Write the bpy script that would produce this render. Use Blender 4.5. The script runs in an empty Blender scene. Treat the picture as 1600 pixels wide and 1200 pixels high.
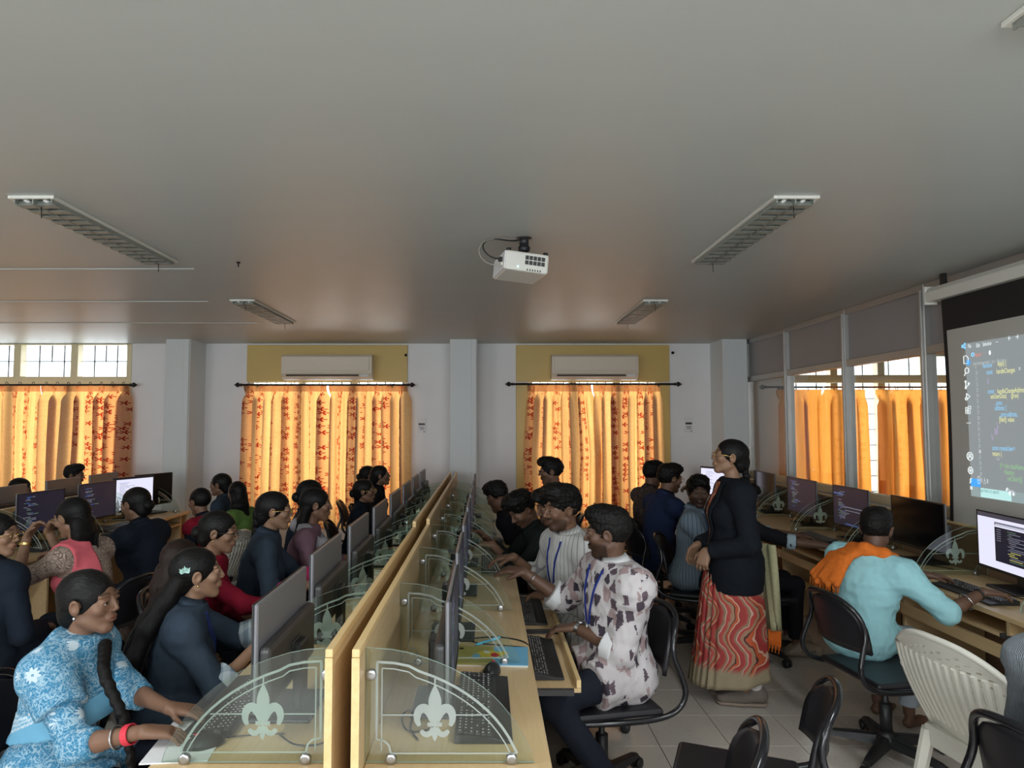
import bpy, bmesh, math, random
import numpy as np
from mathutils import Vector, Matrix, Euler
random.seed(7); np.random.seed(7)
C = bpy.context.scene.collection
sc = bpy.context.scene
PI = math.pi

# ---------------------------------------------------------------- camera
cam = bpy.data.cameras.new('camera'); camo = bpy.data.objects.new('camera', cam); C.objects.link(camo)
cam.sensor_width = 36.0; cam.lens = 1050/1600*36.0; cam.shift_x = 0.025; cam.clip_start = .05
camo.location = (0, 0, 1.65); camo.rotation_euler = (PI/2 + math.atan(60/1050), 0, 0)
sc.camera = camo

# ---------------------------------------------------------------- daylight, lamps, exposure
w = bpy.data.worlds.new('sky'); sc.world = w; w.use_nodes = True
bg = w.node_tree.nodes['Background']; bg.inputs[0].default_value = (.86, .93, 1.0, 1); bg.inputs[1].default_value = 3.0
sc.view_settings.view_transform = 'Standard'; sc.view_settings.look = 'None'
sc.view_settings.exposure = 0.22; sc.view_settings.gamma = 1.0; sc.view_settings.use_curve_mapping = False
sc.cycles.use_denoising = True
sc.cycles.max_bounces = 9; sc.cycles.diffuse_bounces = 5; sc.cycles.glossy_bounces = 4
sc.cycles.transmission_bounces = 4; sc.cycles.transparent_max_bounces = 24
sc.cycles.sample_clamp_indirect = 4.0; sc.cycles.caustics_reflective = False; sc.cycles.caustics_refractive = False

def area(name, loc, rot, sx, sy, power, col=(1, 1, 1)):
    l = bpy.data.lights.new(name, 'AREA'); l.shape = 'RECTANGLE'; l.size = sx; l.size_y = sy; l.energy = power; l.color = col
    o = bpy.data.objects.new(name, l); C.objects.link(o); o.location = loc; o.rotation_euler = rot
    return o
SKY = (.93, .97, 1.0)
# daylight entering by the three windows of the back wall, the windows beyond the glazed partition, and the windows behind the photographer
for x0, x1 in ((-6.6, -4.4), (-3.0, -1.0), (.5, 2.2), (3.9, 6.2)):
    area('daylight', ((x0+x1)/2, 9.25, 1.55), (-PI/2, 0, 0), x1-x0, 2.0, 21*(x1-x0), (1.0, .97, .94)).data.spread = math.radians(60)
area('daylight', (-5.6, -3.2, 1.7), (PI/2, 0, 0), 2.2, 1.5, 58, SKY)
area('daylight', (-1.4, -3.2, 1.7), (PI/2, 0, 0), 2.2, 1.5, 58, SKY)
area('daylight', (1.6, -3.2, 1.7), (PI/2, 0, 0), 2.2, 1.5, 58, SKY)

# ---------------------------------------------------------------- materials
def srgb(r, g, b):
    f = lambda c: (c/12.92 if c <= .04045 else ((c+.055)/1.055)**2.4)
    return (f(r/255), f(g/255), f(b/255), 1)
class NT:
    def __init__(s, name):
        s.m = bpy.data.materials.new(name); s.m.use_nodes = True; s.t = s.m.node_tree
        s.b = s.t.nodes['Principled BSDF']; s.out = s.t.nodes['Material Output']
    def n(s, typ, ins=None, **kw):
        nd = s.t.nodes.new(typ)
        for k, v in kw.items(): setattr(nd, k, v)
        for k, v in (ins or {}).items():
            if isinstance(v, bpy.types.NodeSocket): s.t.links.new(v, nd.inputs[k])
            else: nd.inputs[k].default_value = v
        return nd
    def link(s, a, b): s.t.links.new(a, b)
    def set(s, **kw):
        for k, v in kw.items():
            k = k.replace('_', ' ')
            if isinstance(v, bpy.types.NodeSocket): s.t.links.new(v, s.b.inputs[k])
            else: s.b.inputs[k].default_value = v
        return s
    def math(s, op, a, b=0.0, c=0.0):
        nd = s.n('ShaderNodeMath', operation=op)
        for i, v in enumerate((a, b, c)):
            if isinstance(v, bpy.types.NodeSocket): s.t.links.new(v, nd.inputs[i])
            else: nd.inputs[i].default_value = v
        return nd.outputs[0]
    def mix(s, f, a, b):
        nd = s.n('ShaderNodeMix', data_type='RGBA')
        for i, v in ((0, f), (6, a), (7, b)):
            if isinstance(v, bpy.types.NodeSocket): s.t.links.new(v, nd.inputs[i])
            else: nd.inputs[i].default_value = v if i == 0 else (v if len(v) == 4 else (*v, 1))
        return nd.outputs[2]
    def coord(s, kind='Object', scale=(1, 1, 1), loc=(0, 0, 0), rot=(0, 0, 0)):
        tc = s.n('ShaderNodeTexCoord')
        mp = s.n('ShaderNodeMapping', {'Vector': tc.outputs[kind], 'Scale': scale, 'Location': loc, 'Rotation': rot})
        return mp.outputs[0]
    def noise(s, v, scale, detail=3, rough=.5, dist=0, out=0):
        return s.n('ShaderNodeTexNoise', {'Vector': v, 'Scale': scale, 'Detail': detail, 'Roughness': rough, 'Distortion': dist}).outputs[out]
    def ramp(s, f, stops, mode='LINEAR'):
        nd = s.n('ShaderNodeValToRGB'); s.link(f, nd.inputs[0]); cr = nd.color_ramp; cr.interpolation = mode
        while len(cr.elements) < len(stops): cr.elements.new(.5)
        for e, (p, c) in zip(cr.elements, stops): e.position = p; e.color = c if len(c) == 4 else (*c, 1)
        return nd.outputs[0]
    def bump(s, h, strength=.2, dist=.01):
        nd = s.n('ShaderNodeBump', {'Height': h, 'Strength': strength, 'Distance': dist}); s.link(nd.outputs[0], s.b.inputs['Normal'])
def simple(name, col, rough=.5, metal=0.0, var=.06, scale=12.0, bump=0.0, spec=None, **kw):
    k = NT(name); v = k.coord()
    n = k.noise(v, scale, 4)
    c = k.mix(n, tuple(x*(1-var) for x in col[:3]), tuple(min(1, x*(1+var)) for x in col[:3]))
    k.set(Base_Color=c, Roughness=rough, Metallic=metal)
    if spec is not None: k.b.inputs['Specular IOR Level'].default_value = spec
    if bump: k.bump(k.noise(v, scale*6, 3), bump, .005)
    return k.m
def emit(name, col, st):
    k = NT(name); k.set(Base_Color=(0, 0, 0, 1), Emission_Color=col, Emission_Strength=st, Roughness=.4); return k.m

M = {}
def mk():
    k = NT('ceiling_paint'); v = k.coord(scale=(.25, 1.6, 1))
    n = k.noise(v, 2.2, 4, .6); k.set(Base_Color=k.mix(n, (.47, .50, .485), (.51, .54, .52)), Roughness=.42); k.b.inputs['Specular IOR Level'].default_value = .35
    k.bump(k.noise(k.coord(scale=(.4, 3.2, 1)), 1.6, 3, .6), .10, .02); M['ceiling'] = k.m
    M['wall'] = simple('white_wall_paint', (.80, .80, .81), .6, var=.04, scale=3, bump=.06)
    M['wall_grey'] = simple('grey_white_paint', (.66, .70, .70), .5, var=.03, scale=2)
    M['yellow'] = simple('ochre_yellow_paint', (.60, .43, .13), .45, var=.06, scale=4)
    M['cream_frame'] = simple('cream_enamel_paint', (.72, .64, .42), .4, var=.05)
    M['alu'] = simple('anodised_aluminium', (.50, .50, .48), .38, .65, var=.05)
    M['panel_grey'] = simple('grey_laminate_panel', (.34, .33, .33), .45, var=.04, scale=2)
    M['black_plastic'] = simple('black_plastic', (.014, .014, .015), .42, var=.15)
    M['black_gloss'] = simple('glossy_black_tube', (.010, .010, .012), .18, var=.1)
    M['black_vinyl'] = simple('black_vinyl', (.012, .011, .014), .38, var=.2, scale=30, bump=.05)
    M['dark_grey'] = simple('dark_grey_plastic', (.045, .043, .043), .4, var=.08)
    M['monitor_silver'] = simple('silver_grey_plastic', (.21, .21, .23), .33, .25, var=.04)
    M['white_plastic'] = simple('white_plastic', (.72, .72, .66), .38, var=.03)
    M['ivory_plastic'] = simple('ivory_plastic', (.70, .68, .60), .36, var=.04, scale=4)
    M['ac_body'] = simple('air_conditioner_cream', (.70, .62, .50), .4, var=.03)
    M['louvre_dark'] = simple('dark_louvre', (.09, .075, .06), .5)
    M['iron'] = simple('black_iron', (.012, .010, .010), .4, .3)
    M['grille_iron'] = simple('window_grille_iron', (.06, .06, .08), .5)
    M['chrome'] = simple('chrome', (.62, .62, .62), .15, 1.0)
    M['steel'] = simple('brushed_steel', (.42, .42, .42), .3, 1.0)
    M['gold'] = simple('gold', (.75, .5, .16), .25, 1.0)
    M['reflector'] = simple('satin_reflector_louvre', (.27, .29, .26), .45, .0)
    M['fixture_in'] = simple('fixture_interior', (.10, .10, .09), .5)
    M['tube_off'] = simple('unlit_tube_glass', (.75, .75, .72), .2)
    M['tube_on'] = emit('lit_tube', (.86, .95, 1, 1), 9)
    M['cable'] = simple('black_cable', (.012, .012, .012), .5)
    M['white_cable'] = simple('pale_cable', (.38, .36, .32), .5)
    M['led'] = emit('blue_led', (.3, .8, 1, 1), 3)
    M['paper'] = simple('white_paper', (.75, .75, .75), .7)
    M['red'] = simple('red_print', (.60, .03, .05), .5)
    M['orange'] = simple('orange_plastic', (.72, .22, .04), .5)
    M['pale_green_floor'] = simple('far_floor', (.42, .36, .30), .3)
    # wood laminate
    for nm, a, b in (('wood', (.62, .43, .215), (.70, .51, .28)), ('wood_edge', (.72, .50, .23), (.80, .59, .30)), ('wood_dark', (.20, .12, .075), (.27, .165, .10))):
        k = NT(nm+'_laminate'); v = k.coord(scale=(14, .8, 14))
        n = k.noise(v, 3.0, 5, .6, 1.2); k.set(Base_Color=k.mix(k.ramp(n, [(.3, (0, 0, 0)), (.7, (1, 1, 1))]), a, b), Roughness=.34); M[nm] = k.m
    # floor tile
    k = NT('floor_tile'); v = k.coord()
    oi = k.n('ShaderNodeObjectInfo')
    n = k.noise(v, 5, 5, .65); n2 = k.noise(v, 60, 2)
    c = k.mix(n, (.55, .49, .43), (.63, .58, .52)); c = k.mix(k.math('MULTIPLY', oi.outputs['Random'], .25), c, (.50, .46, .40, 1))
    c = k.mix(k.ramp(n2, [(.60, (0, 0, 0)), (.72, (.35, .35, .35))]), c, (.34, .29, .24, 1))
    k.set(Base_Color=c, Roughness=k.math('MULTIPLY_ADD', n, .12, .10)); k.b.inputs['Specular IOR Level'].default_value = .6; M['tile'] = k.m
    M['grout'] = simple('dark_grout', (.22, .19, .16), .7)
    # glass: thin clear sheet
    def glass(nm, tint, refl):
        k = NT(nm); ge = k.n('ShaderNodeNewGeometry'); ior = k.math('MULTIPLY_ADD', ge.outputs['Backfacing'], 1/1.5-1.5, 1.5); fr = k.n('ShaderNodeFresnel', {'IOR': ior}); tr = k.n('ShaderNodeBsdfTransparent', {'Color': (*tint, 1)})
        gl = k.n('ShaderNodeBsdfGlossy', {'Color': (1, 1, 1, 1), 'Roughness': .02})
        f = k.math('MULTIPLY', fr.outputs[0], refl)
        mx = k.n('ShaderNodeMixShader', {0: f, 1: tr.outputs[0], 2: gl.outputs[0]}); k.link(mx.outputs[0], k.out.inputs[0]); return k.m
    M['glass'] = glass('divider_glass', (.90, .95, .92), .9)
    M['glass_edge'] = simple('green_glass_edge', (.42, .56, .49), .15, var=.05)
    M['window_glass'] = glass('partition_glass', (.95, .96, .95), 1.0)
    k = NT('frosted_etching'); df = k.n('ShaderNodeBsdfDiffuse', {'Color': (.62, .68, .65, 1)}); tl = k.n('ShaderNodeBsdfTranslucent', {'Color': (.62, .68, .65, 1)})
    a = k.n('ShaderNodeMixShader', {0: .45, 1: df.outputs[0], 2: tl.outputs[0]}); tr = k.n('ShaderNodeBsdfTransparent', {'Color': (.9, .95, .92, 1)})
    nz = k.noise(k.coord(), 300, 2); mx = k.n('ShaderNodeMixShader', {0: k.math('MULTIPLY_ADD', nz, .1, .12), 1: a.outputs[0], 2: tr.outputs[0]}); k.link(mx.outputs[0], k.out.inputs[0]); M['etch'] = k.m
    # curtains
    def curtain(nm, flower):
        k = NT(nm); uv = k.n('ShaderNodeUVMap').outputs[0]
        sx = k.n('ShaderNodeSeparateXYZ', {0: uv}); u, vv = sx.outputs[0], sx.outputs[1]
        base = k.mix(k.noise(k.coord('UV', (9, 1.2, 1)), 3, 3), (.80, .62, .36), (.88, .76, .52)) if flower else k.mix(k.noise(k.coord('UV', (9, .8, 1)), 3, 3), (.78, .42, .12), (.90, .58, .24))
        col = base
        if flower:
            ph = k.math('FRACT', k.math('MULTIPLY', u, 1/.235))            # flowered column then plain column
            band = k.math('LESS_THAN', ph, .46)
            col = k.mix(k.math('MULTIPLY', band, .6), col, (.80, .48, .30, 1))
            vo = k.n('ShaderNodeTexVoronoi', {'Vector': k.n('ShaderNodeMapping', {'Vector': uv, 'Scale': (16, 16, 1)}).outputs[0], 'Scale': 1.0, 'Randomness': .75}, voronoi_dimensions='2D')
            df = k.n('ShaderNodeVectorMath', {0: k.n('ShaderNodeMapping', {'Vector': uv, 'Scale': (16, 16, 1)}).outputs[0], 1: vo.outputs['Position']}, operation='SUBTRACT')
            sp = k.n('ShaderNodeSeparateXYZ', {0: df.outputs[0]})
            ang = k.math('ARCTAN2', sp.outputs[1], sp.outputs[0])
            rad = k.math('MULTIPLY_ADD', k.math('COSINE', k.math('MULTIPLY', ang, 5)), .20, .27)
            star = k.math('MULTIPLY', k.math('LESS_THAN', vo.outputs['Distance'], rad), band)
            pick = k.math('GREATER_THAN', k.n('ShaderNodeSeparateXYZ', {0: vo.outputs['Color']}).outputs[0], .22)
            star = k.math('MULTIPLY', star, pick)
            vine = k.math('LESS_THAN', k.math('ABSOLUTE', k.math('SUBTRACT', k.noise(k.coord('UV', (16, 7, 1)), 2.2, 3, .6), .5)), .018)
            vine = k.math('MULTIPLY', vine, .22)
            col = k.mix(vine, col, (.55, .24, .08, 1))
            col = k.mix(star, col, (.34, .030, .022, 1))
            # woven header tape
            col = k.mix(k.math('MULTIPLY', k.math('GREATER_THAN', vv, 1.665), .75), col, (.36, .17, .10, 1))
        d = k.n('ShaderNodeBsdfDiffuse', {'Color': col}); t = k.n('ShaderNodeBsdfTranslucent', {'Color': k.mix(1.0, col, col) if False else k.n('ShaderNodeMix', {0: 1.0, 6: col, 7: (.64, .41, .20, 1)}, data_type='RGBA', blend_type='MULTIPLY').outputs[2]})
        weave = k.noise(k.coord('UV', (1, 1, 1)), 900, 1)
        mx = k.n('ShaderNodeMixShader', {0: k.math('MULTIPLY_ADD', weave, .1, .58), 1: d.outputs[0], 2: t.outputs[0]}); k.link(mx.outputs[0], k.out.inputs[0]); return k.m
    M['curtain'] = curtain('flowered_curtain_cloth', True); M['curtain_plain'] = curtain('orange_curtain_cloth', False)
mk()

# ---------------------------------------------------------------- geometry helpers
def mesh_obj(name, bm, mat, parent=None, smooth=False, loc=None):
    me = bpy.data.meshes.new(name)
    if isinstance(bm, bmesh.types.BMesh):
        bm.normal_update(); bm.to_mesh(me); bm.free()
    else:
        me.from_pydata(*bm); me.update()
    for m in (mat if isinstance(mat, (list, tuple)) else [mat]): me.materials.append(m)
    if smooth:
        me.polygons.foreach_set('use_smooth', [True]*len(me.polygons))
    o = bpy.data.objects.new(name, me); C.objects.link(o)
    if parent: o.parent = parent
    if loc: o.location = loc
    return o
def box(bm, x0, x1, y0, y1, z0, z1, bev=0.0, seg=1, mi=0):
    r = bmesh.ops.create_cube(bm, size=1.0); vs = r['verts']
    for v in vs: v.co = Vector(((x0+x1)/2+v.co.x*(x1-x0), (y0+y1)/2+v.co.y*(y1-y0), (z0+z1)/2+v.co.z*(z1-z0)))
    fs = {f for v in vs for f in v.link_faces}
    for f in fs: f.material_index = mi
    if bev > 0:
        es = {e for v in vs for e in v.link_edges}
        rr = bmesh.ops.bevel(bm, geom=list(es), offset=bev, segments=seg, affect='EDGES', profile=.5)
        for f in rr['faces']: f.material_index = mi
    return vs
def bx(name, b, mat, parent=None, bev=0.0, seg=1):
    bm = bmesh.new(); box(bm, *b, bev=bev, seg=seg); return mesh_obj(name, bm, mat, parent)
def tube(bm, pts, r, seg=10, closed=False, caps=True, mi=0, smooth_path=0, sx=1.0):
    P = [Vector(p) for p in pts]
    R = list(r) if isinstance(r, (list, tuple)) else [r]*len(P)
    for _ in range(smooth_path):
        Q, QR = [], []
        n = len(P); rng = range(n) if closed else range(n-1)
        if not closed: Q.append(P[0]); QR.append(R[0])
        for i in rng:
            a, b = P[i], P[(i+1) % n]; ra, rb = R[i], R[(i+1) % n]
            Q += [a*.75+b*.25, a*.25+b*.75]; QR += [ra*.75+rb*.25, ra*.25+rb*.75]
        if not closed: Q.append(P[-1]); QR.append(R[-1])
        P, R = Q, QR
    n = len(P); rings = []; up = None
    for i in range(n):
        if closed: t = (P[(i+1) % n]-P[i-1])
        else: t = P[min(i+1, n-1)]-P[max(i-1, 0)]
        if t.length < 1e-9: t = Vector((0, 0, 1))
        t.normalize()
        if up is None:
            up = Vector((0, 0, 1)) if abs(t.z) < .9 else Vector((1, 0, 0))
        a = t.cross(up)
        if a.length < 1e-6: a = t.cross(Vector((0, 1, 0)))
        a.normalize(); b = a.cross(t).normalized(); up = b
        rings.append([bm.verts.new(P[i]+(a*math.cos(2*PI*k/seg)*sx+b*math.sin(2*PI*k/seg))*R[i]) for k in range(seg)])
    m = n if closed else n-1
    for i in range(m):
        A, B = rings[i], rings[(i+1) % n]
        for k in range(seg):
            f = bm.faces.new((A[k], A[(k+1) % seg], B[(k+1) % seg], B[k])); f.smooth = True; f.material_index = mi
    if caps and not closed:
        for rg in (rings[0][::-1], rings[-1]):
            f = bm.faces.new(rg); f.material_index = mi
def lathe(bm, prof, c=(0, 0, 0), axis='Z', seg=20, mi=0, cap=True):
    c = Vector(c); rings = []
    for r, h in prof:
        ring = []
        for k in range(seg):
            a = 2*PI*k/seg; x, y = r*math.cos(a), r*math.sin(a)
            p = {'Z': (x, y, h), 'X': (h, x, y), 'Y': (y, h, x)}[axis]
            ring.append(bm.verts.new(c+Vector(p)))
        rings.append(ring)
    for A, B in zip(rings, rings[1:]):
        for k in range(seg):
            f = bm.faces.new((A[k], A[(k+1) % seg], B[(k+1) % seg], B[k])); f.smooth = True; f.material_index = mi
    if cap:
        for rg in (rings[0][::-1], rings[-1]):
            try:
                f = bm.faces.new(rg); f.material_index = mi
            except ValueError: pass
def prism(bm, poly, axis, a, b, mi=0):
    """extrude a 2-D outline along an axis: axis 'X' poly=(y,z); 'Y' poly=(x,z); 'Z' poly=(x,y)"""
    def P(u, v, h): return {'X': (h, u, v), 'Y': (u, h, v), 'Z': (u, v, h)}[axis]
    A = [bm.verts.new(P(u, v, a)) for u, v in poly]; B = [bm.verts.new(P(u, v, b)) for u, v in poly]
    n = len(poly); fs = [bm.faces.new(A[::-1]), bm.faces.new(B)]
    for i in range(n): fs.append(bm.faces.new((A[i], A[(i+1) % n], B[(i+1) % n], B[i])))
    for f in fs: f.material_index = mi
    bmesh.ops.recalc_face_normals(bm, faces=fs)
def tag(o, label, cat, group=None, kind=None):
    if label: o['label'] = label
    if cat: o['category'] = cat
    if group: o['group'] = group
    if kind: o['kind'] = kind
    return o
def thing(name, label, cat, loc=(0, 0, 0), rz=0.0, group=None):
    o = bpy.data.objects.new(name, None); o.empty_display_size = .1; C.objects.link(o)
    o.location = loc; o.rotation_euler = (0, 0, rz); return tag(o, label, cat, group)
def struct(name, bm, mat, parent=None, smooth=False):
    o = mesh_obj(name, bm, mat, parent, smooth)
    if parent is None: o['kind'] = 'structure'
    return o
def sbox(name, b, mat, parent=None, bev=0.0):
    bm = bmesh.new(); box(bm, *b, bev=bev); return struct(name, bm, mat, parent)
def copy_tree(o, parent=None):
    c = o.copy(); C.objects.link(c); c.parent = parent
    for ch in list(o.children): copy_tree(ch, c)
    return c
def place(o, loc, rz=None, label=None, group=None):
    o.location = loc
    if rz is not None: o.rotation_euler = (0, 0, rz)
    if label: o['label'] = label
    if group: o['group'] = group
    return o
# ================================================================ room shell
XL, XR, YB, YF, H = -7.0, 3.2, 8.5, -3.0, 2.65
XR2 = 8.0
# floor: slab + tiles in the open aisle on the right of the tables
fl = sbox('floor', (XL, XR2, YF, YB+.3, -.12, -.006), M['grout'])
TS = .362; first = None
def tile_at(x0, x1, y0, y1):
    global first
    g = .0016
    if first is None or abs((x1-x0)-TS) > .01 or abs((y1-y0)-TS) > .01:
        o = bx('tile', (-(x1-x0)/2+g, (x1-x0)/2-g, -(y1-y0)/2+g, (y1-y0)/2-g, -.005, .004), M['tile'], fl, bev=.0012)
        if first is None: first = o
    else:
        o = first.copy(); C.objects.link(o); o.parent = fl
    o.location = ((x0+x1)/2, (y0+y1)/2, -.004 + random.uniform(-.0003, .0003))
xs = [.886+TS*i for i in range(-3, 7)]; ys = [3.53+TS*i for i in range(-8, 14)]
for x in xs:
    for y in ys: tile_at(x, x+TS, y, y+TS)
bm = bmesh.new()
for i in range(-22, 18):
    for j in range(-17, 15):
        x, y = .886+TS*i, 3.53+TS*j
        if (-3 <= i <= 6 and -8 <= j <= 13) or x < XL or x+TS > XR2 or y < YF or y+TS > YB+.02: continue
        g = .0016; vs = [bm.verts.new((a, b, -.0004)) for a, b in ((x+g, y+g), (x+TS-g, y+g), (x+TS-g, y+TS-g), (x+g, y+TS-g))]; bm.faces.new(vs)
o = mesh_obj('tile_field', bm, M['tile'], fl); o['kind'] = 'stuff'
# ceiling with its faint sheet joints on the left
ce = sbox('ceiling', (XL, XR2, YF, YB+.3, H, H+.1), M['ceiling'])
for y in (4.32, 5.5, 6.7):
    sbox('trim_joint', (XL, -1.9 if y < 5 else -2.3, y, y+.05, H-.006, H+.02), M['ceiling'], ce, bev=.0025)
# back wall built round its three windows: (x0, x1, z0, z1)
WIN = [(-6.7, -4.50, .32, 2.64), (-3.0, -1.0, .32, 2.165), (.52, 2.22, .32, 2.165), (3.75, 6.25, .32, 2.5)]
wb = bmesh.new(); xs = [XL] + [v for a in WIN for v in a[:2]] + [XR2]
for i in range(0, len(xs), 2): box(wb, xs[i], xs[i+1], YB, YB+.25, 0, H)
for x0, x1, z0, z1 in WIN:
    box(wb, x0, x1, YB, YB+.25, 0, z0)
    if z1 < H-.02: box(wb, x0, x1, YB, YB+.25, z1, H)
wall_back = struct('wall_back', wb, M['wall'])
# ochre boards above the curtained windows, and ochre reveals
for i, (x0, x1) in enumerate(((-3.03, -1.0), (.374, 2.315))):
    sbox('trim_%d' % (i+1), (x0, x1, YB-.03, YB-.002, 2.165, H-.02), M['yellow'], None, bev=.004)
sbox('trim_3', (2.20, 2.315, YB-.03, YB-.002, .3, 2.15), M['yellow'], None, bev=.004)
sbox('trim_4', (.374, .53, YB-.03, YB-.002, .3, 2.15), M['yellow'], None, bev=.004)
# windows: frame, mullions, transoms, iron grille, panes
def window(n, x0, x1, z0, z1, ztr, muls, grille=True):
    bm = bmesh.new(); f = .06
    box(bm, x0, x0+f, YB-.01, YB+.1, z0, z1); box(bm, x1-f, x1, YB-.01, YB+.1, z0, z1)
    box(bm, x0+f, x1-f, YB-.01, YB+.1, z0, z0+f); box(bm, x0+f, x1-f, YB-.01, YB+.1, z1-.012, z1)
    root = struct('window_%d' % n, bm, M['cream_frame'])
    if ztr: bx('transom', (x0+f, x1-f, YB-.012, YB+.1, ztr-.05, ztr+.05), M['cream_frame'], root, bev=.004)
    for m in muls: bx('mullion', (m-.045, m+.045, YB-.014, YB+.1, z0+f, z1-.012), M['cream_frame'], root, bev=.004)
    cuts = [x0+f] + list(muls) + [x1-f]
    for a, b in zip(cuts, cuts[1:]):
        for c, d in ((z0+f, ztr-.05), (ztr+.05, z1-.012)) if ztr else ((z0+f, z1-.012),):
            bx('pane', (a+.045, b-.045, YB+.085, YB+.09, c, d), M['window_glass'], root)
    if grille:
        bm = bmesh.new(); g = .006
        def bar(a, b, c, d): box(bm, a-g, b+g, YB+.11, YB+.122, c-g, d+g)
        for a, b in zip(cuts, cuts[1:]):
            for c, d in ((z0+f, ztr-.05), (ztr+.05, z1-.012)) if ztr else ((z0+f, z1-.012),):
                wv = b-a; nz = max(1, round((d-c)/.19)); hz = (d-c)/nz
                for t in (.28, .72): bar(a+wv*t, a+wv*t, c, d)
                for j in range(1, nz): bar(a, b, c+hz*j, c+hz*j)
                for j in range(nz):
                    if j % 2 == 1 or nz == 3 and j == 1: bar(a+wv*.5, a+wv*.5, c+hz*j, c+hz*(j+1))
        mesh_obj('grille', bm, M['grille_iron'], root)
    return root
window(1, -6.7, -4.50, .32, 2.645, 2.18, (-5.95, -5.225))
window(2, -3.0, -1.0, .32, 2.165, None, (-2.33, -1.67))
window(3, .52, 2.22, .32, 2.165, None, (1.09, 1.65))
window(4, 3.75, 6.25, .32, 2.5, 2.2, (4.4, 5.0, 5.6))
# slits of daylight over the boards
for x0, x1 in ((-2.85, -2.25), (-2.15, -1.55)): pass
# pillars standing proud of the back wall, with a narrow conduit board
for i, (x0, x1) in enumerate(((-3.86, -3.56), (-.44, -.11), (2.84, 3.14))):
    sbox('trim_%d' % (5+i), (x0, x1, 8.05, YB+.01, 0, H+.01), M['wall_grey'], None, bev=.006)
    if i < 2: sbox('trim_%d' % (9+i), (x1-.075, x1-.01, 8.035, 8.052, 0, H), M['wall_grey'], None, bev=.004)
# side and front walls
sbox('wall_left', (XL-.2, XL, YF, YB+.25, 0, H), M['wall'])
sbox('wall_far_right', (XR2, XR2+.2, YF, YB+.25, 0, H), M['wall'])
wf = bmesh.new()
FW = [(-6.7, -4.5), (-2.5, -.3), (.5, 2.7)]
xs = [XL] + [v for a in FW for v in a] + [XR2]
for i in range(0, len(xs), 2): box(wf, xs[i], xs[i+1], YF-.2, YF, 0, H)
for a, b in FW: box(wf, a, b, YF-.2, YF, 0, .95); box(wf, a, b, YF-.2, YF, 2.45, H)
struct('wall_front', wf, M['wall'])
# ---------------------------------------------------------------- glazed aluminium partition on the right
gp = bmesh.new()
YM = [8.17, 7.08, 5.92, 4.84, 3.76, 2.68, 1.6, .5, -.6, -1.7, -3.0]
wr = sbox('wall_right', (XR-.03, XR+.03, YF, 8.2, 0, 1.0), M['wall'])
for i, y in enumerate(YM):
    b = bx('mullion', (XR-.045, XR+.035, y-.032, y+.032, 1.0, H), M['alu'], wr, bev=.004)
    bx('mullion_lip', (XR-.058, XR-.045, y-.012, y+.012, 1.03, H-.04), M['alu'], wr, bev=.002)
for y0, y1 in zip(YM[1:], YM[:-1]):
    a, b = y0+.032, y1-.032
    bx('rail', (XR-.04, XR+.03, a, b, 1.0, 1.07), M['cream_frame'], wr, bev=.003)
    bx('rail', (XR-.04, XR+.03, a, b, 2.14, 2.20), M['alu'], wr, bev=.003)
    bx('rail', (XR-.04, XR+.03, a, b, H-.05, H), M['alu'], wr, bev=.003)
    bx('panel', (XR-.008, XR+.008, a, b, 2.20, H-.05), M['panel_grey'], wr)
    bx('pane', (XR-.003, XR+.003, a, b, 1.07, 2.14), M['window_glass'], wr)
# ---------------------------------------------------------------- curtains
def curtain(x0, x1, ztop, zbot, y, label, mat, seed, folds, spread=0.0, group='flowered curtains', pull=None):
    rnd = random.Random(seed); root = thing('curtain', label, 'curtain', ((x0+x1)/2, y, zbot), 0, group)
    nx, nz = folds*14, 34; W = x1-x0; ph = [rnd.uniform(-.5, .5) for _ in range(folds+2)]; am = [rnd.choice((.30, .7, 1.0, 1.25))*rnd.uniform(.8, 1.2) for _ in range(folds+2)]
    vs, uv, fs = [], [], []; L = W*1.55
    for j in range(nz+1):
        t = j/nz; z = t*(ztop-zbot)
        for i in range(nx+1):
            s = i/nx; q = s*folds; k = int(q); fr = q-k
            a = (am[k]*(1-fr)+am[k+1]*fr)*.06*(.55+.45*(1-t)) * (.30+.70*min(1, max(0, (1-t)-.04)/.05))
            lp = am[k]*(1-fr)+am[k+1]*fr
            xx = (s-.5)*W*(1+spread*(1-t)) + W/folds*(.50*lp-.05)*math.sin(q*4*PI/2+PI*.5+ph[k]*(1-fr)+ph[k+1]*fr)*min(1, max(0, (1-t)-.045)/.06) + .03*ph[k]*(1-t)
            if pull: xx += pull*(1-abs(2*t-1))*(.5-s)*.4
            yy = a*math.sin(q*2*PI+.9+ph[k]*(1-fr)+ph[k+1]*fr) + .012*math.sin(z*3+s*9) + .016*math.sin(q*2*PI*2.3+ph[k]*4+z*.6)*min(1, (1-t)/.1)
            if t > .95: yy *= .6
            vs.append((xx, yy, z)); uv.append((s*L+seed*.37, z-(ztop-zbot-1.75)))
    for j in range(nz):
        for i in range(nx):
            a = j*(nx+1)+i; fs.append((a, a+1, a+nx+2, a+nx+1))
    o = mesh_obj('cloth', (vs, [], fs), mat, root, True)
    ul = o.data.uv_layers.new(name='UVMap')
    for l in o.data.loops: ul.data[l.index].uv = uv[l.vertex_index]
    for q in range(folds):
        bm = bmesh.new(); x = ((q+.5)/folds-.5)*W
        tube(bm, [(x, .022*math.cos(a), ztop-zbot+.012+.024*math.sin(a)) for a in [2*PI*i/12 for i in range(12)]], .0035, 6, closed=True)
        mesh_obj('curtain_ring', bm, M['iron'], root)
    return root
ZC, ZB = 2.12, .35
CY = YB-.11
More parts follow.
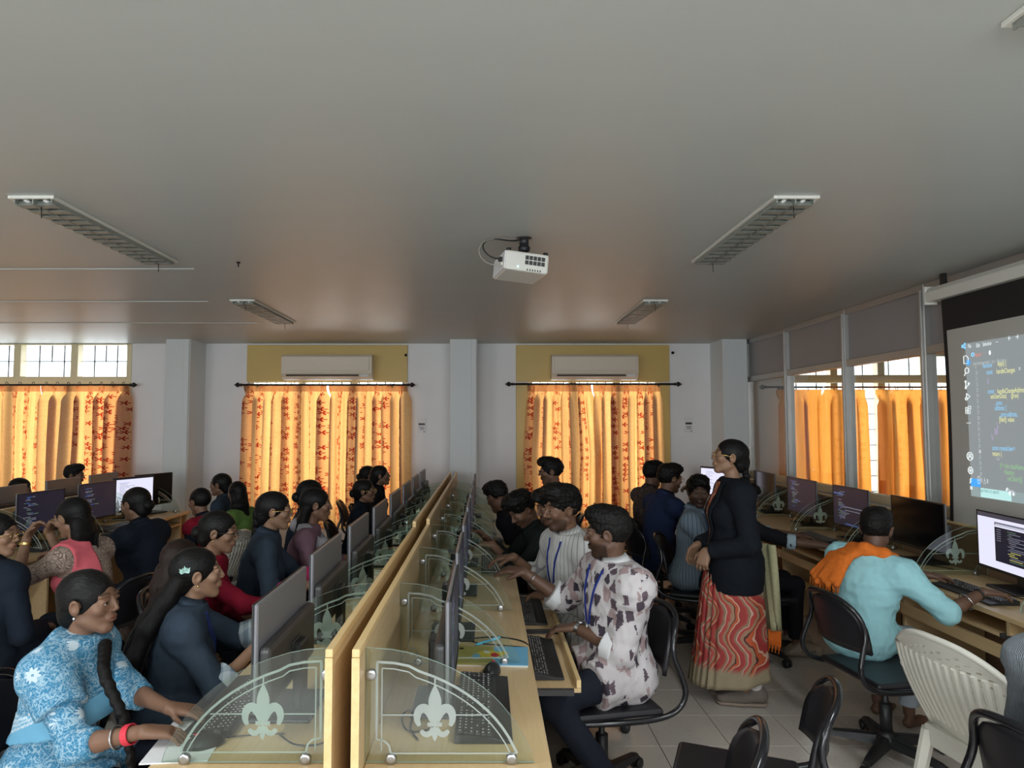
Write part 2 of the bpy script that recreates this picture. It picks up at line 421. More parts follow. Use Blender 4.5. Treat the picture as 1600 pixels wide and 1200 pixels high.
curtain(-6.75, -5.58, ZC, ZB, CY, 'flowered curtain at far left, left half under clear window panes', M['curtain'], 1, 7)
curtain(-5.57, -4.47, ZC, ZB, CY, 'flowered curtain beside the white pillar, under clear window panes', M['curtain'], 2, 8)
curtain(-3.03, -2.00, ZC, ZB, CY, 'flowered curtain under left air conditioner, left half of the pair', M['curtain'], 3, 9, .03)
curtain(-1.97, -.99, ZC, ZB, CY, 'flowered curtain under left air conditioner, right half of the pair', M['curtain'], 4, 9, .02)
curtain(.52, 1.31, ZC, ZB, CY, 'flowered curtain under right air conditioner, bunched outward left half', M['curtain'], 5, 8, .10, pull=-.25)
curtain(1.33, 2.17, ZC, ZB, CY, 'flowered curtain under right air conditioner, right half of the pair', M['curtain'], 6, 8, .02)
curtain(3.62, 4.74, 2.06, ZB, CY, 'plain orange curtain behind glass partition, beside the white wall', M['curtain_plain'], 7, 7, .02, 'plain orange curtains')
curtain(4.86, 6.3, 2.06, ZB, CY, 'plain orange curtain behind glass partition, nearer the projection screen', M['curtain_plain'], 8, 8, .02, 'plain orange curtains')
def rod(x0, x1, z, label):
    root = thing('curtain_rod', label, 'curtain rod', ((x0+x1)/2, CY, z), 0, 'black iron curtain rods'); h = (x1-x0)/2
    bm = bmesh.new(); tube(bm, [(-h, 0, 0), (h, 0, 0)], .0125, 10); mesh_obj('rod', bm, M['iron'], root)
    for s in (-1, 1):
        bm = bmesh.new(); lathe(bm, [(.012, 0), (.02, .004), (.02, .012), (.012, .018), (.012, .026), (.027, .036), (.031, .05), (.024, .066), (.012, .078), (.006, .09), (.002, .094)], axis='X', seg=14)
        if s < 0:
            for v in bm.verts: v.co.x *= -1
            bmesh.ops.reverse_faces(bm, faces=bm.faces)
        for v in bm.verts: v.co.x += s*h
        mesh_obj('finial', bm, M['iron'], root, True)
        bm = bmesh.new(); box(bm, s*(h-.2)-.008, s*(h-.2)+.008, 0, .12, -.03, -.012); box(bm, s*(h-.2)-.015, s*(h-.2)+.015, .1, .115, -.06, .02); mesh_obj('bracket', bm, M['iron'], root)
rod(-6.95, -4.46, 2.118, 'black curtain rod over the clear-paned window at far left')
rod(-3.06, -.98, 2.118, 'black curtain rod under the left air conditioner')
rod(.33, 2.35, 2.128, 'black curtain rod under the right air conditioner')
rod(3.5, 6.5, 2.09, 'curtain rod of the orange curtains behind the glass')
# ---------------------------------------------------------------- air conditioners
def air_conditioner(x0, x1, label):
    wd = x1-x0; root = thing('air_conditioner', label, 'air conditioner', ((x0+x1)/2, YB-.03, 2.18), 0, 'wall air conditioners'); a = wd/2
    bm = bmesh.new(); prism(bm, [(0, .31), (-.16, .31), (-.19, .28), (-.195, .08), (-.17, .03), (-.10, 0), (0, 0)], 'X', -a, a); mesh_obj('housing', bm, M['ac_body'], root)
    bm = bmesh.new(); box(bm, -a+.03, a-.03, -.202, -.19, .105, .285, .004); mesh_obj('front_panel', bm, M['ac_body'], root)
    bm = bmesh.new(); prism(bm, [(-.196, .085), (-.2, .082), (-.178, .03), (-.165, .03)], 'X', -a+.02, a-.02); mesh_obj('air_flap', bm, M['ac_body'], root)
    bm = bmesh.new(); prism(bm, [(-.1965, .062), (-.203, .058), (-.192, .04), (-.185, .04)], 'X', -a+.06, a-.16); mesh_obj('outlet_slot', bm, M['louvre_dark'], root)
    bm = bmesh.new(); box(bm, a-.14, a-.04, -.2, -.18, .035, .062, .002); mesh_obj('display_window', bm, M['paper'], root)
air_conditioner(-2.535, -1.418, 'cream split air conditioner on ochre board left of the middle pillar')
air_conditioner(.81, 1.88, 'cream split air conditioner on ochre board right of the middle pillar')
# small notice plates on the white walls
def plate(x, z, label):
    root = thing('notice_plate', label, 'sign', (x, YB-.012, z), 0, 'small wall notices')
    bx('plate', (-.055, .055, -.004, .01, -.095, .095), M['paper'], root, bev=.002)
    bx('printed_band', (-.04, .04, -.0052, -.003, .005, .03), M['black_plastic'], root)
    for k, zz in enumerate((-.02, -.035, -.05)): bx('printed_line', (-.035+.006*k, .03, -.0048, -.003, zz-.003, zz+.003), M['dark_grey'], root)
    bm = bmesh.new(); lathe(bm, [(.007, -.006), (.007, 0)], (.03, 0, -.078), 'Y', 10); mesh_obj('switch_dot', bm, M['dark_grey'], root)
plate(-.815, 1.61, 'small white notice plate right of the left flowered curtains')
plate(2.55, 1.62, 'small white notice plate right of the right flowered curtains')
for x, z, lb in ((-1.02, 2.50, 'small dark hook on ochre board end left'), (2.36, 2.53, 'small dark wall hook beside the right ochre board')):
    o = bmesh.new(); lathe(o, [(.018, 0), (.018, -.012), (.010, -.016), (.012, -.04), (.003, -.045)], axis='Y', seg=12); o = mesh_obj('wall_hook', o, M['iron'], None, True); o.location = (x, YB-.02, z); tag(o, lb, 'hook')
bm = bmesh.new(); lathe(bm, [(.012, 0), (.012, -.006), (.004, -.01), (.004, -.03)], seg=10); o = mesh_obj('ceiling_hook', bm, M['iron'], None, True); o.location = (-1.55, 4.15, H); tag(o, 'tiny dark hook in the ceiling near the left light', 'hook')
# ---------------------------------------------------------------- ceiling lights
def light(x, y, label, lit=False, ln=1.2):
    root = thing('ceiling_light', label, 'ceiling light', (x, y, H), 0, 'recessed louvred tube lights'); a = .102; h = ln/2; L = h/.602
    bm = bmesh.new(); f = .016
    for b in ((-a, -a+f, -h, h), (a-f, a, -h, h), (-a+f, a-f, -h, -h+f), (-a+f, a-f, h-f, h)): box(bm, *b, -.014, 0, .002)
    mesh_obj('frame', bm, M['white_plastic'], root)
    bx('reflector_pan', (-a+f, a-f, -h+f, h-f, -.004, -.001), M['fixture_in'], root)
    for s in (-1, 1):
        bm = bmesh.new(); lathe(bm, [(.008, -h+.03), (.008, h-.03)], (s*.043, 0, -.011), 'Y', 10); mesh_obj('tube', bm, M['tube_on'] if lit else M['tube_off'], root)
    n = 14
    for i in range(n):
        y0 = -h+f + (ln-2*f)*(i+.5)/n
        bm = bmesh.new(); prism(bm, [(y0-.002, -.004), (y0+.002, -.004), (y0+.022, -.034), (y0-.022, -.034)], 'X', -a+f, a-f); mesh_obj('louvre', bm, M['reflector'], root)
    for s in (-1, 0, 1):
        bm = bmesh.new(); prism(bm, [(s*.082-.003, -.03), (s*.082+.003, -.03), (s*.082+.003, -.004), (s*.082-.003, -.004)] if s else [(-.003, -.034), (.003, -.034), (.003, -.004), (-.003, -.004)], 'Y', -h+f, h-f); mesh_obj('side_louvre', bm, M['reflector'], root)
    for yy in (-h+.06, h-.06):
        bm = bmesh.new(); tube(bm, [(.01, yy, -.03), (.012, yy, -.085)], .0022, 5); mesh_obj('pull_wire', bm, M['iron'], root)
light(-2.01, 3.51, 'near left louvred ceiling light, unlit')
light(-1.99, 6.02, 'far left louvred ceiling light before the left air conditioner, unlit')
light(1.37, 3.51, 'near right louvred ceiling light, unlit')
light(1.38, 6.03, 'far right louvred ceiling light before the right air conditioner, unlit')
light(1.39, 1.03, 'lit ceiling light at the top right corner', True)
light(-2.01, 1.03, 'lit ceiling light above and left of the camera', True)
light(-2.01, -1.5, 'lit ceiling light behind the camera on the left', True)
light(1.39, -1.5, 'lit ceiling light behind the camera on the right', True)
for x, y in ((1.39, 1.03), (-2.01, 1.03), (1.39, -1.5), (-2.01, -1.5)):
    area('tube_glow', (x, y, H-.05), (0, 0, 0), .14, 1.1, 26, (.92, .97, 1))
# ---------------------------------------------------------------- ceiling projector
pj = thing('projector', 'white ceiling projector hanging from a black mount', 'projector', (.185, 3.6, 2.49), math.radians(12))
bm = bmesh.new(); box(bm, -.117, .117, -.14, .14, -.055, .048, .012, 2); o = mesh_obj('housing', bm, M['white_plastic'], pj); o.rotation_euler = (0, math.radians(5), 0)
def pjp(name, b, mat, bev=0.0):
    o = bx(name, b, mat, pj, bev); o.rotation_euler = (0, math.radians(5), 0); return o
for r in range(2):
    for c in range(5): pjp('vent', (-.012+c*.022, .006+c*.022, -.143, -.139, -.018+r*.026, .003+r*.026), M['dark_grey'])
for r in range(6): pjp('vent_slot', (.0+r*.014, .006+r*.014, -.1405, -.139, -.05, -.04), M['dark_grey'])
pjp('status_light', (-.052, -.046, -.143, -.139, -.038, -.032), M['led'])
pjp('end_cap', (-.121, -.113, -.13, .13, -.05, .044), M['paper'])
pjp('port', (-.132, -.118, -.1, -.07, -.028, -.012), M['ivory_plastic'])
for x, y in ((-.1, -.12), (.1, -.12), (.1, .12)):
    bm = bmesh.new(); lathe(bm, [(.012, .045), (.014, .06), (.008, .062)], (x, y, 0), seg=12); o = mesh_obj('foot', bm, M['black_plastic'], pj); o.rotation_euler = (0, math.radians(5), 0)
bm = bmesh.new(); lathe(bm, [(.075, .048), (.08, .052), (.04, .058), (.012, .075), (.012, .085)], (.02, 0, 0), seg=16); mesh_obj('mount_plate', bm, M['black_plastic'], pj, True)
bm = bmesh.new(); lathe(bm, [(.018, .078), (.032, .09), (.034, .108), (.026, .118), (.026, .158), (.045, .16)], (.02, 0, 0), seg=12); mesh_obj('mount_pole', bm, M['black_plastic'], pj, True)
bm = bmesh.new(); tube(bm, [(.01, 0, .156), (-.03, -.03, .135), (-.09, -.05, .128), (-.15, -.05, .135), (-.2, -.05, .125), (-.225, -.06, .09), (-.21, -.07, .05), (-.17, -.07, .025), (-.118, -.07, .02)], .0042, 8, smooth_path=2); mesh_obj('power_cable', bm, M['cable'], pj)
bm = bmesh.new(); box(bm, -.14, -.112, -.082, -.058, .008, .032, .004); mesh_obj('plug', bm, M['black_plastic'], pj)
bm = bmesh.new(); tube(bm, [(.0, 0, .15), (-.06, -.03, .142), (-.14, -.05, .14), (-.22, -.06, .115), (-.25, -.08, .06), (-.235, -.09, .01), (-.19, -.088, -.015), (-.13, -.085, -.018)], .0022, 6, smooth_path=2); mesh_obj('signal_cable', bm, M['white_cable'], pj)
# ================================================================ furniture
TZ = .72
def code_bm(bm, w, h, seed, bright=1.0):
    """rows of small flat marks, the text of a code editor"""
    r = random.Random(seed); n = 22; y = h*.40
    for i in range(n):
        x = -w*.38 + w*.03*r.choice((0, 1, 1, 2, 2, 3)); 
        if r.random() < .18: y -= h*.036; continue
        for k in range(r.choice((1, 2, 2, 3))):
            l = w*r.uniform(.03, .12)
            if x+l > w*.42: break
            vs = [bm.verts.new((a, -.0006, b)) for a, b in ((x, y), (x+l, y), (x+l, y+h*.014), (x, y+h*.014))]
            f = bm.faces.new(vs); f.material_index = r.choice((1, 1, 2, 3)); x += l+w*.012
        y -= h*.036
def quad(bm, x0, x1, z0, z1, mi, y=-.0006):
    f = bm.faces.new([bm.verts.new((a, y, b)) for a, b in ((x0, z0), (x1, z0), (x1, z1), (x0, z1))]); f.material_index = mi
SCR = [emit('editor_background', (.011, .011, .022, 1), 1.0), emit('code_grey', (.16, .17, .22, 1), 1.0), emit('code_blue', (.05, .11, .30, 1), 1.0), emit('code_green', (.09, .16, .10, 1), 1.0),
       emit('page_white', (.70, .70, .86, 1), 1.0), emit('taskbar_dark', (.05, .05, .07, 1), 1.0), emit('code_yellow', (.45, .42, .12, 1), 1.0)]
SCR_OFF = simple('switched_off_screen', (.006, .006, .007), .12, var=.05)
def monitor(loc, rz, label, kind='code', seed=1, w=.53, h=.315, group='monitors', tilt=0.0, ft=None):
    root = thing('monitor', label, 'monitor', loc, rz, group); gap = .085
    zc = gap+h/2
    bm = bmesh.new(); box(bm, -w/2, w/2, -.008, .006, gap, gap+h, .004); mesh_obj('back_panel', bm, M['monitor_silver'], root)
    bm = bmesh.new(); box(bm, -w*.485, w*.485, .004, .042, gap+.002, gap+h*.60, .016, 3); o = mesh_obj('rear_housing', bm, M['dark_grey'], root)
    bm = bmesh.new(); b = .008
    for q in ((-w/2, -w/2+b, gap, gap+h), (w/2-b, w/2, gap, gap+h), (-w/2+b, w/2-b, gap, gap+b*2), (-w/2+b, w/2-b, gap+h-b, gap+h)): box(bm, q[0], q[1], -.012, -.007, q[2], q[3])
    mesh_obj('bezel', bm, M['black_plastic'], root)
    bm = bmesh.new(); sw, sh = w-2*b, h-3*b
    quad(bm, -sw/2, sw/2, -sh/2, sh/2, 0, 0)
    if kind == 'code': code_bm(bm, sw, sh, seed)
    elif kind == 'bluecode':
        code_bm(bm, sw, sh, seed); quad(bm, -sw*.49, -sw*.2, sh*.3, sh*.33, 2); quad(bm, -sw*.15, sw*.49, -sh*.02, 0, 1); quad(bm, -sw*.15, sw*.49, -sh*.10, -sh*.085, 1); quad(bm, -sw*.15, sw*.3, -sh*.46, -sh*.44, 2)
    elif kind == 'page':
        quad(bm, -sw/2, sw/2, -sh/2, sh*.42, 4); quad(bm, -sw/2, sw/2, sh*.43, sh/2, 5)
        quad(bm, -sw*.22, sw*.42, sh*.30, sh*.36, 1, -.0008); quad(bm, -sw*.2, sw*.40, sh*.31, sh*.325, 4, -.001); quad(bm, -sw*.22, sw*.46, -sh*.36, sh*.27, 0, -.0008)
        r = random.Random(4)
        for i in range(17):
            x = -sw*.02+sw*.02*r.choice((0, 1, 2)); l = sw*r.uniform(.06, .3); z = sh*(.22-.033*i); quad(bm, x, x+l, z, z+sh*.012, 6 if i in (11, 12, 13, 15) else r.choice((1, 1, 3)), -.001)
        for i in range(6): quad(bm, -sw*.19, -sw*.12, sh*(.22-.04*i), sh*(.232-.04*i), 1, -.001)
    elif kind == 'doc':
        quad(bm, -sw/2, sw/2, -sh/2, sh*.46, 4); r = random.Random(seed)
        for i in range(14): x = -sw*.35; quad(bm, x, x+sw*r.uniform(.1, .4), sh*(.34-.05*i), sh*(.355-.05*i), 1 if i % 3 else 2)
    o = mesh_obj('screen', bm, [SCR_OFF if kind == 'off' else SCR[0]]+SCR[1:], root); o.location = (0, -.0095, zc+b*.5)
    bm = bmesh.new(); box(bm, -.04, .04, .045, .075, .01, gap+h*.42, .006); box(bm, -.05, .05, .03, .05, gap+h*.22, gap+h*.44, .004); mesh_obj('stand_neck', bm, M['black_plastic'], root)
    bm = bmesh.new(); box(bm, -.125, .125, -.07, .125, 0.0005, .013, .006, 2); mesh_obj('stand_base', bm, M['black_plastic'], root)
    return root
def keyboard(loc, rz, label, group='black keyboards', ln=.455, wd=.155):
    """long side along local X, keys facing a sitter on local -Y"""
    root = thing('keyboard', label, 'keyboard', loc, rz, group)
    bm = bmesh.new(); a = ln/2; b = wd/2
    prism(bm, [(-b, .001), (b, .001), (b, .024), (b-.01, .027), (-b+.055, .017), (-b+.045, .013), (-b, .009)], 'X', -a, a); bmesh.ops.bevel(bm, geom=list(bm.edges), offset=.002, segments=1, affect='EDGES'); mesh_obj('case', bm, M['black_plastic'], root)
    bm = bmesh.new(); r0 = -b+.062; rows = 6; dy = (wd-.068)/rows
    for r in range(rows):
        y = r0+dy*r; z = .0175+.0085*(r/rows)
        x = -a+.012
        while x < a-.02:
            kw = .0165 if not (r == 0 and -.08 < x < .02) else .09
            if not (a*.50 < x < a*.53 or a*.70 < x < a*.72): box(bm, x, min(x+kw, a-.01), y, y+dy*.82, z-.002, z+.007)
            x += kw+.0033
    o = mesh_obj('keys', bm, M['dark_grey'], root); o['kind'] = 'stuff'
    bm = bmesh.new(); r = random.Random(3)
    for rr in range(rows):
        y = r0+dy*rr; z = .0175+.0085*(rr/rows)+.0074; x = -a+.014
        while x < a-.02:
            if r.random() < .8: box(bm, x+.003, x+.008, y+dy*.35, y+dy*.6, z-.0006, z)
            x += .0198
    o = mesh_obj('key_legends', bm, M['paper'], root); o['kind'] = 'stuff'
    bm = bmesh.new(); tube(bm, [(0, b, .012), (.01, b+.05, .006), (.05, b+.09, .005), (.12, b+.11, .005)], .0024, 6, smooth_path=2); mesh_obj('cord', bm, M['cable'], root)
    return root
def mouse(loc, rz, label, group='black mice'):
    root = thing('computer_mouse', label, 'mouse', loc, rz, group)
    bm = bmesh.new(); bmesh.ops.create_uvsphere(bm, u_segments=20, v_segments=12, radius=1)
    for v in bm.verts:
        x, y, z = v.co; v.co = (x*.031*(1+.08*y), y*.058, max(z, -.15)*.036*(1-.25*max(0, y))+.0056)
    mesh_obj('shell', bm, M['black_plastic'], root, True)
    bx('button_seam', (-.0007, .0007, .008, .054, .028, .0385), M['cable'], root)
    bm = bmesh.new(); lathe(bm, [(.009, -.004), (.011, -.002), (.011, .002), (.009, .004)], (0, .034, .030), 'X', 14); mesh_obj('wheel', bm, M['dark_grey'], root)
    bm = bmesh.new(); lathe(bm, [(.006, .0405), (.0055, .0425), (.001, .043)], (0, -.022, 0), seg=10); mesh_obj('emblem', bm, M['red'], root)
    bm = bmesh.new(); tube(bm, [(0, .055, .012), (.005, .1, .004), (.03, .16, .003), (.07, .21, .003)], .002, 6, smooth_path=2); mesh_obj('cord', bm, M['cable'], root)
    return root
# ---------------------------------------------------------------- etched glass divider
def ribbon(bm, pts, wd, y, mi=0):
    P = [Vector((p[0], 0, p[1])) for p in pts]; n = len(P); W = wd if isinstance(wd, (list, tuple)) else [wd]*n; L = []
    for i in range(n):
        t = (P[min(i+1, n-1)]-P[max(i-1, 0)]).normalized(); nn = Vector((-t.z, 0, t.x))
        L.append([bm.verts.new(P[i]+nn*W[i]/2+Vector((0, y, 0))), bm.verts.new(P[i]-nn*W[i]/2+Vector((0, y, 0)))])
    for a, b in zip(L, L[1:]):
        f = bm.faces.new((a[0], a[1], b[1], b[0])); f.material_index = mi
def chaik(p, k=2):
    for _ in range(k):
        q = [p[0]]
        for a, b in zip(p, p[1:]): q += [(a[0]*.75+b[0]*.25, a[1]*.75+b[1]*.25), (a[0]*.25+b[0]*.75, a[1]*.25+b[1]*.75)]
        p = q+[p[-1]]
    return p
def make_divider():
    root = thing('glass_divider', 'x', 'glass divider', (0, 0, 0), 0, 'etched glass desk dividers')
    arc = chaik([(.0, .31), (.095, .303), (.19, .274), (.256, .245), (.312, .211), (.364, .168), (.407, .116), (.446, .05), (.455, .03)], 1)
    poly = [(0, .004), (.462, .004)]+arc[::-1]
    bm = bmesh.new(); prism(bm, poly, 'Y', -.003, .003)
    for f in bm.faces:
        if abs(f.normal.y) < .5: f.material_index = 1
    mesh_obj('pane', bm, [M['glass'], M['glass_edge']], root)
    bm = bmesh.new(); y = -.0034
    ins = lambda d: [(u-d*.62 if u > .12 else u, v-d) for u, v in chaik([(.03, .304), (.095, .300), (.19, .272), (.256, .243), (.312, .209), (.364, .166), (.405, .116), (.435, .06)], 1)]
    o1 = ins(.032)
    ribbon(bm, [(p[0], p[1]) for p in o1], .007, y); ribbon(bm, [(.031, o1[0][1]), (.031, .085)], .007, y)
    ribbon(bm, chaik([(.031, .065), (.05, .063), (.066, .05), (.07, .03)], 2), .005, y); ribbon(bm, [(.031, .085), (.031, .064)], .005, y)
    ribbon(bm, [(.07, .028), (.41, .028)], .004, y)
    o2 = [(u, v) for u, v in ins(.048) if u > .044]; ribbon(bm, o2, .0035, y); ribbon(bm, [(.045, o2[0][1]), (.045, .035)], .0035, y)
    ribbon(bm, [(.045, .130), (.145, .130)], .0035, y); ribbon(bm, [(.235, .130), (.335, .130)], .0035, y); ribbon(bm, [(.19, .232), (.19, .213)], .004, y)
    cx, cv = .19, .105; Y2 = y-.0003
    def blob(pts, m=1): 
        f = bm.faces.new([bm.verts.new((cx+m*a, Y2, cv+b)) for a, b in pts])
    half = chaik([(0, .108), (.012, .085), (.019, .062), (.015, .035), (.006, .010), (.004, 0)], 2)
    blob(half+[(-a, b) for a, b in half[::-1][:-1]])
    for s in (-1, 1):
        pth = chaik([(.007, .006), (.013, .030), (.028, .046), (.045, .038), (.050, .014), (.042, -.004)], 2); n = len(pth)
        ribbon(bm, [(cx+s*a, cv+b) for a, b in pth], [.006+.018*math.sin(PI*min(1, (i/n)**.8)) for i in range(n)], y-.0005)
        pth = chaik([(.006, -.008), (.012, -.024), (.026, -.028), (.038, -.016)], 2); n = len(pth)
        ribbon(bm, [(cx+s*a, cv+b) for a, b in pth], [.007+.008*math.sin(PI*i/n) for i in range(n)], y-.0005)
    ribbon(bm, [(cx-.02, cv), (cx+.02, cv)], .011, y-.0007)
    tl = chaik([(.004, -.006), (.010, -.022), (.006, -.036), (0, -.046)], 2); blob(tl+[(-a, b) for a, b in tl[::-1][1:]])
    mesh_obj('etched_motif', bm, M['etch'], root)
    for u, v in ((.014, .237), (.07, .012), (.40, .012)):
        bm = bmesh.new(); lathe(bm, [(.006, -.008), (.014, -.008), (.0155, -.006), (.0155, .006), (.014, .008), (.006, .008)], (u, 0, v), 'Y', 18); bmesh.ops.create_cone(bm, cap_ends=True, segments=10, radius1=.004, radius2=.004, depth=.002, matrix=Matrix.Translation((u, -.009, v)) @ Matrix.Rotation(PI/2, 4, 'X')); mesh_obj('clamp', bm, M['steel'], root)
    return root
gproto = make_divider(); gfirst = [True]
def divider(x, y, rz, label):
    o = gproto if gfirst[0] else copy_tree(gproto); gfirst[0] = False
    return place(o, (x, y, TZ+.001), rz, label)
ordn = ['first', 'second', 'third', 'fourth', 'fifth', 'sixth', 'seventh', 'eighth']
# ---------------------------------------------------------------- tables
def table(label, x0, x1, y0, y1, bays, open_side, trays=(), wood='wood'):
    """worktop x0..x1, panels at the bay limits, open on open_side (+1 / -1)"""
    root = thing('computer_table', label, 'table', ((x0+x1)/2, y0, 0), 0, 'long laminate computer tables'); cx = (x0+x1)/2; h = (x1-x0)/2
    bm = bmesh.new(); box(bm, -h, h, 0, y1-y0, TZ-.026, TZ, .0025); o = mesh_obj('worktop', bm, M[wood], root)
    for y in bays:
        yy = min(max(y-y0, .012), y1-y0-.012)
        bx('side_panel', (-h+.03, h-.03, yy-.011, yy+.011, .02, TZ-.027), M[wood], root)
    back = -open_side
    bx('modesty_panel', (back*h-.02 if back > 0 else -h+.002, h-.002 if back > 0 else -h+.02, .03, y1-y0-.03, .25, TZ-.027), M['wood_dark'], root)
    for a, b in zip(bays, bays[1:]):
        a, b = a-y0, b-y0
        if b > y1-y0+.05: continue
        pull = dict(trays).get(round(a+y0, 2), 0.0)
        e = open_side*h; i0 = e-open_side*.34+open_side*pull; i1 = e-open_side*.01+open_side*pull
        t = bx('keyboard_tray', (min(i0, i1), max(i0, i1), a+.035, b-.035, .602, .618), M[wood], root, .002)
        if pull: bx('tray_lip', (max(i0, i1)-.018, max(i0, i1), a+.035, b-.035, .619, .650), M['wood_edge'], t, .002)
        for yy in (a+.022, b-.022): bx('tray_runner', (min(i0, i1)-.0, max(i0, i1)-.03, yy-.010, yy+.010, .600, .622), M['dark_grey'], root)
    return root
BY = [1.89+.745*k for k in range(9)]
tL = table('long table left of the wooden partition, facing the seated girls', -.915, -.4235, 1.83, 7.75, BY, -1)
tR = table('long table right of the wooden partition, facing the seated young men', -.3315, .178, 1.83, 7.75, BY, 1, {round(BY[1], 2): .2, round(BY[2], 2): .2, round(BY[0], 2): .02}.items())
def partition(label, x0, x1, y0, y1, zt, lower=False):
    root = thing('desk_partition', label, 'partition', ((x0+x1)/2, y0, 0), 0, 'wooden desk partitions'); h = (x1-x0)/2
    bx('panel', (-h, h, .0015, y1-y0, .02, zt-.022), M['wood'], root)
    bx('top_edge', (-h-.0004, h+.0004, 0, y1-y0, zt-.0215, zt), M['wood_edge'], root, .002)
    bx('end_edge', (-h-.0004, h+.0004, -.0015, .001, .02, zt-.022), M['wood_edge'], root)
partition('near left wooden partition board in front of the gap', -.4225, -.4035, 1.80, 3.88, 1.055)
partition('near right wooden partition board with glass dividers', -.3525, -.3325, 1.80, 3.98, 1.055)
partition('far left wooden partition board, slightly taller, running to the back', -.4225, -.4035, 3.885, 7.75, 1.085)
partition('far right wooden partition board, slightly taller, running to the back', -.3525, -.3325, 3.985, 7.75, 1.085)
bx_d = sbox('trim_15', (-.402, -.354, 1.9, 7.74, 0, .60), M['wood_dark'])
for k in range(8):
    y = BY[k]
    near = 'nearest the camera' if k == 0 else ordn[k]+' from the camera'
    divider(-.331, y, 0, 'etched glass divider on the right partition, %s' % near)
    divider(-.424, y, PI, 'etched glass divider on the left partition, %s' % near)
# right-hand table along the glazed wall
GY = [3.32+.83*k for k in range(-1, 6)]
tW = table('long table along the glazed wall, facing the right row of seats', 2.50, 3.04, 2.49, 8.0, GY, -1)
for k in range(len(GY)-1):
    a, b = GY[k]-2.49, GY[k+1]-2.49
    bx('front_rail', (-.262, -.24, a+.012, b-.012, .50, .56), M['wood'], tW); bx('front_rail', (-.20, -.18, a+.012, b-.012, .30, .36), M['wood'], tW)
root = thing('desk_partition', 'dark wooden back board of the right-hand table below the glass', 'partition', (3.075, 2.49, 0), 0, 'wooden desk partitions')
bx('panel', (-.02, .02, 0, 5.51, .02, .985), M['wood_dark'], root); bx('top_edge', (-.021, .021, 0, 5.51, .986, 1.0), M['wood_edge'], root, .002)
for k, y in enumerate(GY[1:]):
    divider(3.052, y, PI, 'etched glass divider on the right-hand table, %s from the camera' % ordn[k])
# far-left double table
LY = [4.2+.7*k for k in range(-1, 6)]
tA = table('long table at far left, its right half before the pink-shawled girl', -3.615, -3.12, 3.5, 7.15, LY, 1)
tB = table('long table at far left, its half nearer the left window', -4.17, -3.66, 3.5, 7.15, LY, -1)
root = thing('desk_partition', 'wooden partition board in the middle of the far left double table', 'partition', (-3.6375, 3.5, 0), 0, 'wooden desk partitions')
bx('panel', (-.018, .018, 0, 3.65, .02, .985), M['wood'], root); bx('top_edge', (-.0185, .0185, 0, 3.65, .986, 1.0), M['wood_edge'], root, .002)
for k, y in enumerate(LY[1:6]):
    divider(-3.616, y, 0, 'etched glass divider on the far left table, %s from the camera' % ordn[k])
# ---------------------------------------------------------------- monitors
for k in range(8):
    y = BY[k]+.365
    at = 'nearest the camera' if k == 0 else ordn[k]+' from the camera'
    monitor((-.67 if k == 0 else -.70, y, TZ), -PI/2, 'silver-backed monitor on the left half table, %s' % at, 'code', k)
    if k < 7: monitor((-.12 if k else -.115, y+.03, TZ), PI/2, 'dark-screened monitor on the right half table, %s' % at, 'code', 20+k)
kinds = ['page', 'off', 'bluecode', 'code', 'off', 'doc']
lab = ['monitor showing a white page with a dark window, on the right-hand table', 'black-screened monitor beyond the man in pale blue, on the right-hand table', 'monitor with blue code lines on the right-hand table', 'dark code monitor beyond the blue-lit one on the right-hand table', 'switched-off monitor behind the standing teacher', 'last monitor on the right-hand table by the pillar, pale screen']
for k in range(6):
    y = 3.73+.83*k
    monitor((2.90 if k < 5 else 2.66, y+(.03 if k == 0 else 0) if k < 5 else 7.76, TZ), -PI/2 if 0 < k < 5 else math.radians(-96 if k == 0 else -62), lab[k], kinds[k], 40+k, .56 if k in (0, 1, 3) else .52, .33)
kd = ['code', 'code', 'code', 'doc', 'off']; lb = ['dark code monitor at far left, nearest the camera on its table', 'brownish code monitor before the pink-shawled girl', 'brownish code monitor beyond the girl in black coat', 'monitor with a bright document on the far left table', 'switched-off monitor at the pillar end of the far left table']
for k, y in enumerate((4.35, 5.2, 5.95, 6.55, 6.95)):
    monitor((-3.42, y, TZ), PI/2+math.radians(-8 if k < 3 else -22), lb[k], kd[k], 60+k, .46, .32)
for k, y in enumerate((4.5, 5.45, 6.2, 6.85)):
    monitor((-3.87, y, TZ), -PI/2, 'back of a monitor beyond the far left partition, %s from the camera' % ordn[k], 'code', 70+k, .5, .33)
# ---------------------------------------------------------------- keyboards and mice
keyboard((-.008, 2.25, TZ), PI/2, 'large black keyboard on the right half table, nearest the camera', ln=.50, wd=.17)
mouse((.02, 2.545, TZ), PI*.9, 'black mouse behind the nearest right half keyboard')
keyboard((.245, 3.0, .619), PI/2, 'black keyboard on the pulled-out tray beside the blue workbook', ln=.5, wd=.135)
keyboard((.245, 3.72, .619), PI/2, 'black keyboard on the lipped tray under a hand with a steel watch', ln=.48, wd=.135)
keyboard((.045, 4.42, TZ), PI/2, 'black keyboard on the right half table behind the white-shirted man')
keyboard((.045, 5.2, TZ), PI/2, 'black keyboard on the right half table before the curly-haired man')
keyboard((-.83, 2.27, TZ), -PI/2, 'black keyboard under the hands of the girl in blue print', ln=.47, wd=.15)
keyboard((-.86, 3.03, TZ), -PI/2, 'black keyboard before the girl in navy with a leaf clip')
keyboard((-.85, 3.78, TZ), -PI/2, 'black keyboard before the girl with the pink sleeve')
keyboard((-.85, 4.55, TZ), -PI/2, 'black keyboard before the girl with the grey stole')
